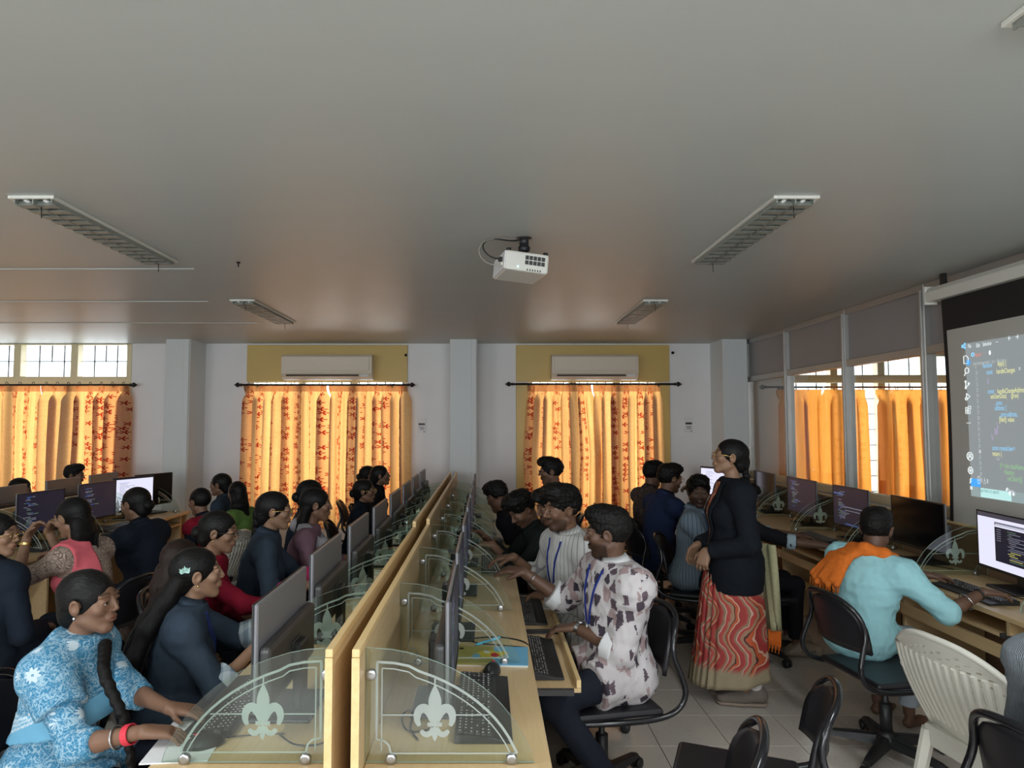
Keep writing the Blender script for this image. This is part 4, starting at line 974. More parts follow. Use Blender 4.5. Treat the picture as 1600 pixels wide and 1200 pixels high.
k = NT('brush_print_shirt'); v = k.coord()                                   # pale shirt with dark brush dabs
vo = k.n('ShaderNodeTexVoronoi', {'Vector': k.n('ShaderNodeMapping', {'Vector': v, 'Scale': (13, 13, 9.5), 'Rotation': (.3, .2, .5)}).outputs[0], 'Scale': 1.6, 'Randomness': .8}, distance='CHEBYCHEV')
ed = k.math('ADD', vo.outputs['Distance'], k.math('MULTIPLY', k.math('SUBTRACT', k.noise(k.coord(scale=(40, 40, 90)), 2, 3, .7), .5), .35)); r = k.n('ShaderNodeSeparateXYZ', {0: vo.outputs['Color']})
m = k.math('MULTIPLY', k.math('LESS_THAN', ed, .34), k.math('GREATER_THAN', r.outputs[0], .44)); m2 = k.math('MULTIPLY', k.math('LESS_THAN', ed, .42), k.math('LESS_THAN', r.outputs[0], .30))
c = k.mix(k.noise(v, 9, 3, .6), (.44, .39, .40), (.60, .58, .58)); c = k.mix(m2, c, (.34, .25, .25, 1)); c = k.mix(m, c, k.mix(r.outputs[1], (.03, .028, .04), (.12, .085, .10)))
k.set(Base_Color=c, Roughness=.8); k.b.inputs['Specular IOR Level'].default_value = .15; M['brush'] = k.m
k = NT('crochet_beige'); v = k.coord(); vo = k.n('ShaderNodeTexVoronoi', {'Vector': v, 'Scale': 34.0}, feature='DISTANCE_TO_EDGE'); wv = k.math('SINE', k.math('MULTIPLY', vo.outputs[0], 42)); c = k.mix(k.math('GREATER_THAN', wv, .1), (.50, .40, .32), (.16, .10, .085)); k.set(Base_Color=c, Roughness=.9); M['crochet'] = k.m
k = NT('grey_knit'); v = k.coord(); wv = k.n('ShaderNodeTexWave', {'Vector': v, 'Scale': 60.0, 'Distortion': 4.0}); c = k.mix(wv.outputs[0], (.10, .12, .14), (.26, .29, .31)); k.set(Base_Color=c, Roughness=.95); k.bump(wv.outputs[0], .6, .01); M['knit'] = k.m
k = NT('speckled_dark_shirt'); v = k.coord(); n = k.noise(v, 70, 3, .7); c = k.mix(k.math('GREATER_THAN', n, .56), (.03, .022, .022), (.15, .11, .10)); k.set(Base_Color=c, Roughness=.9); M['speckle'] = k.m
k = NT('wave_printed_sari'); v = k.coord(); sx = k.n('ShaderNodeSeparateXYZ', {0: v})
ww = k.math('ADD', k.math('ADD', k.math('MULTIPLY', sx.outputs[1], 13), k.math('MULTIPLY', sx.outputs[0], 6)), k.math('ADD', k.math('MULTIPLY', k.math('SINE', k.math('MULTIPLY', sx.outputs[2], 26)), .42), k.math('MULTIPLY', k.noise(v, 7, 2), 1.6)))
ph = k.math('FRACT', k.math('MULTIPLY', ww, .62)); c = k.ramp(ph, [(0, (.33, .035, .030)), (.20, (.48, .09, .03)), (.40, (.36, .20, .12)), (.58, (.44, .06, .05)), (.76, (.28, .16, .10)), (.90, (.40, .05, .04))], 'CONSTANT')
line = k.math('MAXIMUM', k.math('LESS_THAN', k.math('ABSOLUTE', k.math('SUBTRACT', k.math('FRACT', k.math('MULTIPLY', ww, 1.24)), .5)), .05), 0); c = k.mix(line, c, (.58, .40, .30, 1)); dk = k.math('LESS_THAN', k.math('ABSOLUTE', k.math('SUBTRACT', ph, .42)), .022); c = k.mix(dk, c, (.06, .02, .02, 1))
hem = k.ramp(k.math('ADD', sx.outputs[2], k.math('MULTIPLY', k.noise(v, 6, 2), .06)), [(.235, (1, 1, 1)), (.27, (0, 0, 0))]); c = k.mix(hem, c, k.mix(k.noise(v, 12, 3), (.27, .21, .14), (.36, .30, .18)))
k.set(Base_Color=c, Roughness=.7); M['sari'] = k.m
k = NT('olive_pallu'); v = k.coord(); n = k.noise(k.coord(scale=(20, 20, 60)), 3, 3); k.set(Base_Color=k.mix(n, (.24, .23, .12), (.42, .40, .24)), Roughness=.8); M['pallu'] = k.m
M['eye_white'] = simple('eye_white', (.34, .30, .28), .25); M['iris'] = simple('dark_iris', (.02, .012, .008), .15); M['lens'] = M['window_glass']
SK = {'a': (.265, .150, .092), 'b': (.185, .098, .060), 'c': (.115, .060, .038)}

def Rz(a): c, s = math.cos(a), math.sin(a); return np.array([[c, -s, 0], [s, c, 0], [0, 0, 1.0]])
def Rx(a): c, s = math.cos(a), math.sin(a); return np.array([[1.0, 0, 0], [0, c, -s], [0, s, c]])
def Ry(a): c, s = math.cos(a), math.sin(a); return np.array([[c, 0, s], [0, 1.0, 0], [-s, 0, c]])
def ik(S, W, a, b, pole):
    d = W-S; L = np.linalg.norm(d)
    if L > (a+b)*.995: W = S+d/L*(a+b)*.995; d = W-S; L = np.linalg.norm(d)
    L = max(L, abs(a-b)+.01); u = d/max(np.linalg.norm(d), 1e-6); x = (a*a-b*b+L*L)/(2*L); h = math.sqrt(max(a*a-x*x, 1e-6))
    p = pole-u*(pole@u); return S+u*x+unit(p)*h, W
def hand_prims(W, Fd, N, s, right, curl, spread=1.0):
    Fd = unit(Fd); N = unit(N-Fd*(N@Fd)); L = np.cross(Fd, N)*(1 if right else -1); P = []
    offs = (.031, .0105, -.0105, -.030); ln = (.070, .078, .072, .056)
    for o in offs: P.append(cap(W+Fd*.004+L*o*.55*s, W+(Fd*.088+L*o)*s, .0145*s, .0108*s, .012))
    P.append(ell(W+(Fd*.045)*s, V(.036, .05, .013)*s, np.stack([L, Fd, N], 1), .014))
    for i, (o, l) in enumerate(zip(offs, ln)):
        b0 = W+(Fd*.088+L*o)*s; sp = L*(o*3.2*spread); c1, c2 = curl*(.75+.12*i), curl*(1.55+.18*i)
        d1 = unit(Fd*math.cos(c1)+N*math.sin(c1)+sp*(.9 if c1 < 1 else .3)); d2 = unit(Fd*math.cos(c2)+N*math.sin(c2)+sp*.5)
        m = b0+d1*l*.52*s; P += [cap(b0, m, .0098*s, .0085*s, .004), cap(m, m+d2*l*.50*s, .0085*s, .0066*s, .003)]
    t0 = W+(Fd*.022+L*.024)*s; d1 = unit(Fd*.62+L*.72+N*.28); d2 = unit(Fd*.9+L*.25+N*(.25+curl*.4)); m = t0+d1*.042*s
    P += [cap(t0, m, .0135*s, .0105*s, .010), cap(m, m+d2*.034*s, .0105*s, .008*s, .003)]
    return P
def head_prims(T, g, jaw=1.0):
    """T maps head-local metres to body-local; returns the skull, face, ears"""
    def E(c, r, op='+', k=.012, R=None): return ell(T(c), np.array(r)*T.s, T.R if R is None else T.R@R, k*T.s, op)
    def K(a, b, r1, r2, k=.01, op='+'): return cap(T(a), T(b), r1*T.s, r2*T.s, k*T.s, op)
    P = [E((0, -.014, .034), (.0735, .094, .082)), E((0, .022, -.020), (.056*jaw, .066, .084), k=.02), E((0, .058, -.090), (.019*jaw, .024, .019), k=.02)]
    for s in (-1, 1):
        P += [K((s*.046*jaw, -.002, -.052), (s*.014, .060, -.090), .016, .015, .018), E((s*.038, .058, -.016), (.024, .023, .024), k=.015), E((s*.029, .079 if g == 'm' else .074, .028), (.024, .011, .0065), k=.014)]
    P += [E((s*.031, .096, .008), (.019, .014, .011), '-', .012) for s in (-1, 1)]
    P += [E((s*.031, .0735, .008), (.0165, .0140, .0120), k=.004) for s in (-1, 1)]
    P += [K((s*.019, .0865, .0150), (s*.043, .0815, .0135), .0042, .0042, .004) for s in (-1, 1)]
    P += [K((0, .086, .016), (0, .1055 if g == 'm' else .1025, -.021), .0065, .0095 if g == 'm' else .0080, .010), *[E((s*(.010 if g == 'm' else .0085), .096, -.025), (.0072, .009, .006), k=.006) for s in (-1, 1)]]
    P += [E((0, .081, -.052), (.024, .013, .0165), k=.012), E((0, .0905, -.0488), (.0195, .0070, .0048), k=.004), E((0, .0890, -.0602), (.0165, .0075, .0058), k=.004), E((0, .0955, -.0545), (.020, .006, .0014), '-', .003)]
    for s in (-1, 1):
        P += [E((s*.0765, -.006, -.002), (.0085, .020, .031), k=.006, R=Rx(-.2)@Ry(s*.25)), E((s*.0835, -.002, .002), (.005, .011, .016), '-', .004, R=Rx(-.2))]
    return P
class HeadT:
    def __init__(s, c, R, sc): s.c, s.R, s.s = np.asarray(c, float), R, sc
    def __call__(s, p): return s.c+s.R@(np.asarray(p, float)*s.s)
    def inv(s, v): return ((v-s.c)@s.R)/s.s
BACK = {}
def person(label, crown, yaw, hyaw, hpitch=0, hroll=0, lean=.15, side=0.0, g='f', skin='b', top='navy', sleeve=1.95, collar=True, bottom='jeans', hair='short', hairmat='hair', rh=None, lh=None,
           rn=(0, 0, -1), ln=(0, 0, -1), rf=None, lf=None, curl=.45, q=1, stand=False, glasses=None, lanyard=None, beard=0.0, hem=.10, loose=.012, legs=True, size=None, cuff=None, chair=True, rpole=None, lpole=None,
           feet='shoe', knees=None, twist=0.0, rcuff=None, pelvis_z=.545, wr=.006, turban=None, shirt_name='shirt', neck_open=.0, tuck=.0):
    psi = math.radians(yaw); near = q
    hg, hh, ha, hl = {0: (.0075, .0029, .0040, .0066), 1: (.010, .0046, .0060, .0105), 2: (.014, .0070, .0090, .016)}[q]
    if q == 1 and crown[1] > 4.8: hh, ha = .0056, .0072
    crown = np.asarray(crown, float)-V(0, 0, {'short': .018, 'wavy': .022, 'curly': .034}.get(hair, 0)); pz = .86 if stand else pelvis_z
    l = lean
    fac = .50*math.cos(l)+.260*math.cos(.55*l)-.02*math.sin(.55*l)
    s = (crown[2]-pz)/fac if not stand else crown[2]/(.86+fac)
    if stand: pz = .86*s
    s0 = s; s = min(max(s, .84), 1.08)
    if s != s0 and not stand: pz = crown[2]-s*fac
    f = g == 'f'
    Rl = Rx(-l)@Ry(side)                                   # torso frame: leans towards +Y
    up = Rl@V(0, 0, 1); fw = Rl@V(0, 1, 0)
    P = V(0, 0, pz); NB = P+up*.50*s
    Rh0 = Rx(-.55*l)
    HC = NB+(Rh0@V(0, .024, .150))*s
    Rhd = Rz(math.radians(hyaw)-psi)@Rx(math.radians(hpitch))@Ry(math.radians(hroll))
    cr_local = HC+V(0, 0, .112*s)
    wxy = crown[:2]-(Rz(psi)@cr_local)[:2]; dz = crown[2]-cr_local[2]
    P = P+V(0, 0, dz); NB = NB+V(0, 0, dz); HC = HC+V(0, 0, dz)
    root = thing('person', label, 'person', (float(wxy[0]), float(wxy[1]), 0), psi)
    inv = lambda w: Rz(-psi)@(np.asarray(w, float)-V(wxy[0], wxy[1], 0))
    invd = lambda d: Rz(-psi)@np.asarray(d, float)
    hs = (.97 if f else 1.03)*(.55+.45*s)
    T = HeadT(HC, Rhd, hs)
    sw = (.158 if f else .186)*s
    tw = Rz(twist)
    SR, SL = NB+Rl@tw@V(sw, -.005, -.072*s)*1.0, NB+Rl@tw@V(-sw, -.005, -.072*s)
    ua, fa = .300*s, .260*s
    def hw(h, d): return P+np.array(d)*s if h is None else inv(h)
    if stand: dR, dL = (.20, .03, -.02), (-.20, .03, -.02)
    else: dR, dL = (.13, .27, .10), (-.13, .27, .10)
    WR, WL = hw(rh, dR), hw(lh, dL)
    pr = invd(rpole) if rpole is not None else V(.55, -.45, -1); pl = invd(lpole) if lpole is not None else V(-.55, -.45, -1)
    ER, WR = ik(SR, WR, ua, fa, pr); EL, WL = ik(SL, WL, ua, fa, pl)
    # ---- torso masses
    def tp(c): return P+Rl@(np.asarray(c, float)*s)
    if f:
        torso = [ell(tp((0, -.01, .02)), V(.165, .118, .115)*s, Rl, .05), ell(tp((0, .005, .17)), V(.122, .098, .13)*s, Rl, .06), ell(tp((0, 0, .33)), V(.140, .100, .13)*s, Rl@tw, .06)]
        torso += [ell(tp(tw@V(x, .070, .30)), V(.058, .050, .055)*s, Rl, .04) for x in (-.062, .062)]
    else:
        torso = [ell(tp((0, -.01, .02)), V(.160, .115, .115)*s, Rl, .05), ell(tp((0, .01, .17)), V(.140, .108, .14)*s, Rl, .06), ell(tp((0, 0, .33)), V(.168, .112, .145)*s, Rl@tw, .06)]
    rs = (.048 if f else .058)*s
    torso += [cap(SR, SL, rs, rs, .05), cap(NB-up*.012, SR, .042*s, rs*.85, .05), cap(NB-up*.012, SL, .042*s, rs*.85, .05)]
    neck = [cap(NB-up*.03, T((0, -.016, -.05)), (.046 if f else .055)*s, (.044 if f else .053)*hs, .03)]
    ar = (.041 if f else .047)*s; er = (.034 if f else .038)*s; wrr = (.0225 if f else .0265)*s
    arms = {1: (SR, ER, WR), -1: (SL, EL, WL)}
    HR, HL = P+V(.085, .0, -.0)*s, P+V(-.085, .0, -.0)*s
    if stand: KR, KL = HR+V(.0, .03, -.40)*s, HL+V(0, .0, -.40)*s; AR, AL = V(.085, .0, .09), V(-.085, -.03, .09)
    else:
        if knees is None: knees = ((.13, .43, .50), (-.13, .43, .50))
        KR, KL = V(*knees[0])*V(s, s, 1), V(*knees[1])*V(s, s, 1); AR, AL = KR+V(0, -.02-tuck, -KR[2]+.085), KL+V(0, .01-tuck, -KL[2]+.085)
    legp = []
    for h, kk, an in ((HR, KR, AR), (HL, KL, AL)): legp += [cap(h, kk, .078*s, .052*s, .04), cap(kk, an, .050*s, .034*s, .02)]
    # ---- body: core, head with neck, forearms with hands, as one mesh
    parts = [mesh_sdf(grow(torso, -.012)+neck+grow(legp, -.008)+[cap(a, b, ar-.006, er-.006, .02) for a, b, _ in arms.values()], (.014, .020, .026)[q])]
    parts.append(mesh_sdf(neck+head_prims(T, g, .94 if f else 1.0), hh))
    for sg, (a, e, w) in arms.items():
        fd = (rf if sg > 0 else lf); fd = unit(w-e) if fd is None else invd(fd); n = invd(rn if sg > 0 else ln)
        fprims = [cap(e, e+(w-e)*.35, er, er*.98, .01), cap(e+(w-e)*.35, w, er*.98, wrr, .01)]
        if sleeve < 1: fprims.append(cap(a+(e-a)*max(0, sleeve-.25), e, ar, er, .01))
        parts.append(mesh_sdf(fprims+hand_prims(w, fd, n, s*(.93 if f else 1.02), sg > 0, curl), ha))
    if feet == 'bare':
        for an in (AR, AL): parts.append(mesh_sdf([cap(an+V(0, 0, .08), an, .036*s, .034*s), cap(an+V(0, -.02, -.05), an+V(0, .12, -.065), .030*s, .028*s, .02), cap(an+V(0, .10, -.065), an+V(0, .17, -.07), .03*s, .018*s, .02)], .008))
    o = 0; vs, fs = [], []
    for v, ff in parts: vs.append(v); fs.append(ff+o); o += len(v)
    v = np.concatenate(vs); ff = np.concatenate(fs)
    base = np.array(SK[skin]); col = np.tile(base, (len(v), 1)); u = T.inv(v); ish = (np.abs(u[:, 2]) < .14) & (np.linalg.norm(u, axis=1) < .16)
    def mixc(m, c): 
        m = np.clip(m, 0, 1)[:, None]*ish[:, None]; col[:] = col*(1-m)+np.array(c)*m
    if beard > 0:
        lo = (u[:, 2] < -.030-.25*np.maximum(0, .06-u[:, 1])) & (u[:, 1] > .005) & (u[:, 2] > -.118); m = lo*beard*np.clip((-.028-u[:, 2])/.02, 0, 1); mixc(m, base*.12)
        mixc(((np.abs(u[:, 0]) < .027) & (np.abs(u[:, 2]+.039) < .0065) & (u[:, 1] > .07))*min(1, beard*1.3), base*.08)
    lip = np.exp(-((u[:, 0]/.021)**2+((u[:, 2]+.0545)/.0105)**2)**2)*(u[:, 1] > .075); mixc(lip*.7, base*np.array([.95, .55, .60]) if f else base*np.array([.75, .5, .5]))
    bz = .031+.006*np.cos((np.abs(u[:, 0])-.03)/.02); brow = np.exp(-((u[:, 2]-bz)/.0042)**2)*(np.abs(np.abs(u[:, 0])-.031) < .020)*(u[:, 1] > .055); mixc(brow*(.8 if f else .95), (.012, .009, .008))
    if q > 1:
        mixc(np.exp(-((u[:, 2]-.008)/.006)**2-((np.abs(u[:, 0])-.031)/.011)**2)*(u[:, 1] > .06), (.02, .015, .012))
    np_mesh('body', v, ff, M['skin'], root, col)
    if q < 2:
        for sg in (-1, 1):
            bm = bmesh.new(); bmesh.ops.create_uvsphere(bm, u_segments=16, v_segments=12, radius=.0120*hs)
            for fa_ in bm.faces:
                fa_.smooth = True; c = fa_.calc_center_median()
                if c.z > .0122*hs*.66: fa_.material_index = 1
            R = T.R@Rx(-PI/2); c = T((sg*.031, .0768, .0068)); m = Matrix([[*R[i], c[i]] for i in range(3)]+[[0, 0, 0, 1]]); bmesh.ops.transform(bm, matrix=m, verts=bm.verts)
            mesh_obj('eye', bm, [M['eye_white'], M['iris']], root)
    # ---- hair
    def E(c, r, op='+', k=.012, R=None): return ell(T(c), np.array(r)*hs, T.R if R is None else T.R@R, k, op)
    hp = []; amp, fr = .0016, 260
    face = [E((0, .128, -.045), (.088, .086, .120), '-', .010)]
    if not f: face = [E((0, .122, -.045), (.092, .078, .118), '-', .008)]
    nape = lambda z0, sl: (T((0, -.03, z0)), T.R@unit(V(0, sl, -1)))
    ears = [E((s_*.090, .004, -.004), (.026, .026, .033), '-', .006) for s_ in (-1, 1)]
    if hair == 'short': hp = [E((0, -.016, .030), (.0775, .098, .082)), E((0, -.004, .080), (.075, .092, .050), k=.03), E((0, .040, .098), (.060, .058, .036), k=.03), E((.02, .078, .084), (.042, .020, .020), k=.02), *face, *ears]; cuts = [nape(-.040, .55)]; amp, fr = .0065, 190
    elif hair == 'cropped': hp = [E((0, -.016, .034), (.078, .099, .086)), *face, *ears]; cuts = [nape(-.035, .5)]; amp, fr = .0015, 300
    elif hair == 'curly': hp = [E((0, -.016, .040), (.080, .100, .086)), E((0, .0, .085), (.088, .098, .060), k=.03), E((0, .045, .105), (.074, .066, .046), k=.03), E((.03, .075, .085), (.04, .030, .028), k=.03), *face, *ears]; cuts = [nape(-.030, .6)]; amp, fr = .012, 125
    elif hair == 'wavy': hp = [E((0, -.016, .038), (.088, .104, .091)), E((0, .045, .100), (.072, .070, .040), k=.03), E((-.01, .088, .075), (.05, .028, .026), k=.02), *face, *ears]; cuts = [nape(-.045, .55)]; amp, fr = .009, 120
    else:
        hp = [E((0, -.018, .033), (.0800, .102, .088)), E((0, -.070, -.040), (.052, .044, .050), k=.03), *face, *ears]; cuts = [nape(-.075, .75)]; amp, fr = .0016, 210
    v, ff = mesh_sdf(hp, max(hh, .0050), cuts)
    if len(v): v = v+vnormals(v, ff)*(amp*wob(v-HC, fr))[:, None]; np_mesh('hair', v, ff, M['scalp' if f and hairmat == 'hair' else hairmat], root)
    nap = T((0, -.088, -.045)); bk = lambda x, y, z: P+Rl@(V(x, y, z)*s)
    long_ = None
    if hair in ('long', 'long_side', 'loose'):
        pts = {'long': [(0, -.075, -.02), (0, -.100, -.09), (0, -.105, -.19), (0, -.115, -.30), (0, -.125, -.40)], 'loose': [(0, -.06, -.01), (0, -.09, -.10), (0, -.085, -.18), (0, -.085, -.27)], 'long_side': [(0, -.075, -.02), (0, -.125, -.10), (0, -.19, -.20), (0, -.235, -.31), (0, -.245, -.43), (0, -.225, -.53)]}[hair]
        A = Rz(math.radians(hyaw)-psi) if hair == 'loose' else (Rz(math.radians(hyaw)-psi) if hair == 'long' else np.eye(3))
        c3 = [HC+A@(V(*p)*hs) for p in pts]; lp = []
        wdt = np.linspace(.062, .050, len(c3)) if hair != 'long_side' else [.062, .07, .075, .065, .045, .022]
        ws_ = .105 if hair == 'long_side' else .066
        for off in (-.75, -.25, .25, .75):
            lp += chain([c+A@V(off*(.055+(ws_-.055)*min(1, i/3)), 0, 0) for i, c in enumerate(c3)], [w_*.62*(1 if abs(off) < .5 else .8)*(1 if i < len(c3)-1 else .7) for i, w_ in enumerate(wdt)], .02)
        long_ = (lp, .006, 70)
        if q < 2:
            bm = bmesh.new(); rs_ = random.Random(int(abs(crown[0])*1000))
            for i_ in range(46 if hair == 'long_side' else 24):
                of = rs_.uniform(-.95, .95); dp = rs_.uniform(-.05, .03); st0 = rs_.choice((1, 2, 2, 3)); pp = [c3[j_]+A@V(of*(.062+(ws_-.045)*min(1, j_/3))+rs_.uniform(-.008, .008), dp+rs_.uniform(-.012, .012), 0) for j_ in range(st0, len(c3))]
                e_ = c3[-1]-c3[-2]; pp.append(pp[-1]+e_*rs_.uniform(.25, .7)+V(rs_.uniform(-.015, .015), rs_.uniform(-.015, .015), 0)); tube(bm, pp, [.006]*(len(pp)-2)+[.004, .0012], 5, smooth_path=2)
            so = mesh_obj('loose_strands', bm, M[hairmat], root); so['kind'] = 'stuff'
    elif hair == 'braid':
        lp = []; pts = turban
        for i in range(len(pts)-1):
            a, b = inv(pts[i]), inv(pts[i+1]); n = max(2, int(np.linalg.norm(b-a)/.016))
            for j in range(n):
                c = a+(b-a)*(j+.5)/n; sidev = unit(np.cross(b-a, V(.3, 1, .2))); r0 = .0185*(1-.45*(i+(j/n))/(len(pts)-1))
                lp.append(ell(c+sidev*.005*(1 if j % 2 else -1), (r0, r0, r0), None, .012))
        long_ = (lp, .0012, 200)
    elif hair == 'bun': long_ = ([E((0, -.118, -.012), (.040, .034, .040))], .003, 150)
    elif hair == 'pony': 
        c3 = [nap, nap+V(0, -.03, -.06), nap+V(0, -.035, -.16), nap+V(.01, -.03, -.28)]; long_ = (chain(c3, [.034, .040, .034, .016], .02)+[E((0, -.10, -.02), (.04, .03, .05))], .004, 110)
    elif hair == 'braidback':
        c3 = [nap, nap+V(0, -.02, -.08), nap+V(0, -.03, -.30)]; lp = [E((0, -.10, -.02), (.036, .03, .05))]
        for i in range(14): t = i/13; c = nap*(1-t)+(nap+V(0, -.045, -.36))*t; lp.append(ell(c+V(.006 if i % 2 else -.006, -.012, 0), (.026-.010*t, .024-.010*t, .024), None, .006))
        long_ = (lp, .001, 200)
    if long_:
        v, ff = mesh_sdf(long_[0], .007 if q else .0055); v = v+vnormals(v, ff)*(long_[1]*wob((v-HC)*V(1, 1, .35), long_[2]))[:, None]; np_mesh('hair_length', v, ff, M[hairmat], root)
    # ---- upper garment
    t = loose; gt = grow(torso, t)
    tp_col = [(NB+up*.028-fw*.0, up)]
    for sg, (a, e, w) in arms.items():
        sr = ar+t*.7+.003
        if sleeve <= 1:
            c = a+(e-a)*sleeve; gt.append(cap(a, c, sr+.002, sr+.004, .03, clips=[(c, unit(e-a))]))
        else:
            c = e+(w-e)*min(1, sleeve-1); gt += [cap(a, e, sr, er+t*.7+.003, .03), cap(e, c, er+t*.7+.003, (er+(wrr-er)*min(1, sleeve-1))+t*.7+.002, .02, clips=[(c, unit(w-e))])]
    if stand or hem > 0:
        hz = P-V(0, 0, hem)
        if stand: gt += [ell(P+V(0, 0, -.10)*s, V(.175, .140, .22)*s+t, None, .08)]
        else:
            for h, kk in ((HR, KR), (HL, KL)): c = h+(kk-h)*min(1, hem/.43); gt.append(cap(h, c, .083*s+t, .075*s+t, .05, clips=[(c, unit(kk-h))]))
            gt.append(ell(P+V(0, -.02, -.02), V(.17, .13, .11)*s+t*.6, None, .05))
    cuts = [(NB+up*.022*s+fw*.0, unit(up*1.0-fw*.0))]
    if stand: cuts.append((V(0, 0, .655), V(0, 0, -1)))
    v, ff = mesh_sdf(gt, hl, cuts)
    nv = vnormals(v, ff); v = v+nv*(wr*wob((v-P)*V(1, 1, 1.6), 34)+wr*.55*(1-2*np.abs(wob((v-P)*V(1.5, 1.5, .9)+.3, 48))))[:, None]
    shirt = np_mesh(shirt_name, v, ff, M[top], root)
    from mathutils.bvhtree import BVHTree
    bvh = BVHTree.FromPolygons([Vector(x) for x in v], [tuple(x) for x in ff])
    def onto(p, d, off=.004):
        p = np.asarray(p, float); d = unit(d); h_ = bvh.ray_cast(Vector(p-d*.4), Vector(d), 1.2)
        return (np.array(h_[0])-d*off) if h_[0] is not None else p
    if collar:
        bm = bmesh.new(); n = 22; rr = (.056 if f else .064)*s; ring = []
        X_ = Rl@V(1, 0, 0)
        for i in range(n+1):
            a = PI/2+.28+(2*PI-.56)*i/n; d = X_*math.cos(a)+fw*math.sin(a); k_ = .5+.5*math.cos(a-PI/2)
            c = NB+up*(.004-.018*k_)*s+fw*.004
            ring.append((bm.verts.new(c+d*rr*.98+up*.052*s), bm.verts.new(c+d*(rr+.024*s)+up*(.016-.016*k_)*s), bm.verts.new(c+d*rr*1.0+up*(.008)*s)))
        for a, b in zip(ring, ring[1:]):
            bm.faces.new((a[0], b[0], b[1], a[1])).smooth = True; bm.faces.new((a[2], b[2], b[0], a[0])).smooth = True
        o = mesh_obj('collar', bm, M[cuff if cuff else top], root); sm = o.modifiers.new('thick', 'SOLIDIFY'); sm.thickness = .003
    if cuff or rcuff:
        for sg, (a, e, w) in arms.items():
            c = e+(w-e)*(sleeve-1) if sleeve > 1 else a+(e-a)*sleeve; d = unit(w-e) if sleeve > 1 else unit(e-a); r_ = (er+(wrr-er)*(sleeve-1) if sleeve > 1 else ar)+t+.007
            v2, f2 = mesh_sdf([cap(c-d*.055, c+d*.012, r_+.003, r_+.002, .005, clips=[(c-d*.05, -d), (c+d*.008, d)])], min(.008, hl)); v2 = v2+vnormals(v2, f2)*(.002*wob(v2, 90))[:, None]
            np_mesh('cuff', v2, f2, M[rcuff or cuff], root)
    # ---- lower garment and feet
    if legs and not stand:
        lg = []
        for h, kk, an in ((HR, KR, AR), (HL, KL, AL)):
            c = kk+(an-kk)*.90; lg += [cap(h, kk, .082*s+.008, .056*s+.010, .04), cap(kk, c, .054*s+.010, .042*s+.012, .02, clips=[(c, V(0, 0, -1))])]
        lg.append(ell(P+V(0, -.01, 0), V(.158, .115, .108)*s+.006, None, .05))
        v, ff = mesh_sdf(lg, (.010, .017, .022)[q]); v = v+vnormals(v, ff)*(.004*wob(v, 40))[:, None]; np_mesh('trousers', v, ff, M[bottom], root)
    if feet == 'shoe' and not stand:
        for an in (AR, AL):
            v, ff = mesh_sdf([cap(V(an[0], an[1]-.05, .052), V(an[0], an[1]+.07, .045), .044, .040, .02), cap(V(an[0], an[1]+.06, .042), V(an[0], an[1]+.15, .038), .040, .034, .02)], .014, [(V(0, 0, .005), V(0, 0, -1))]); np_mesh('shoe', v, ff, M['shoe_grey'], root)
    # ---- spectacles, lanyard
    if glasses:
        bm = bmesh.new()
        for sg in (-1, 1):
            tube(bm, [T((sg*.032+.023*math.cos(a), .100-.10*abs(.023*math.cos(a)+sg*.0)*.3, .004+.017*math.sin(a))) for a in [2*PI*i/16 for i in range(16)]], .0013*(1 if q == 0 else 1.3), 5, closed=True)
            tube(bm, [T((sg*.056, .097, .008)), T((sg*.078, .05, .010)), T((sg*.083, -.004, .006)), T((sg*.081, -.02, -.012))], .0014*(1 if q == 0 else 1.3), 5)
        tube(bm, [T((-.009, .101, .008)), T((0, .106, .011)), T((.009, .101, .008))], .0013, 5); mesh_obj('spectacles', bm, M[glasses], root)
    if lanyard:
        w3 = []; X_ = Rl@tw@V(1, 0, 0); fwt = Rl@tw@V(0, 1, 0)
        for sg in (-1, 1):
            pts = [NB+up*.022*s+X_*sg*.070*s-fw*.01]+[onto(NB+up*(-.005-.26*i/7)*s+X_*sg*(.066-.052*i/7)*s, -fwt, .004) for i in range(8)]; w3.append(pts)
        bm = bmesh.new()
        for pts in w3:
            L = [(bm.verts.new(p-X_*.0075), bm.verts.new(p+X_*.0075)) for p in pts]
            for a, b in zip(L, L[1:]): bm.faces.new((a[0], a[1], b[1], b[0]))
        o = mesh_obj('lanyard', bm, M['blue_lanyard'], root); sm = o.modifiers.new('thick', 'SOLIDIFY'); sm.thickness = .0025
        e = (w3[0][-1]+w3[1][-1])/2; e = onto(e, -fwt, .006); bm = bmesh.new(); tube(bm, [e, onto(e-up*.05, -fwt, .008)], .006, 8); mesh_obj('lanyard_clip', bm, M['steel'], root)
    BACK['last'] = dict(root=root, P=P, Rl=Rl, NB=NB, up=up, fw=fw, T=T, SR=SR, SL=SL, ER=ER, EL=EL, WR=WR, WL=WL, inv=inv, onto=onto, s=s, torso=torso, hs=hs, psi=psi, wxy=wxy, HR=HR, HL=HL, KR=KR, KL=KL, AR=AR, AL=AL, arms=arms, ar=ar, er=er, wrr=wrr, t=t, hl=hl, tw=tw)
    if chair and not stand and 'crimson shawl' not in label: CHAIRS.append((float(wxy[0]), float(wxy[1]), psi, label, P[2]-.545, lean))
    return BACK['last']
CHAIRS = []
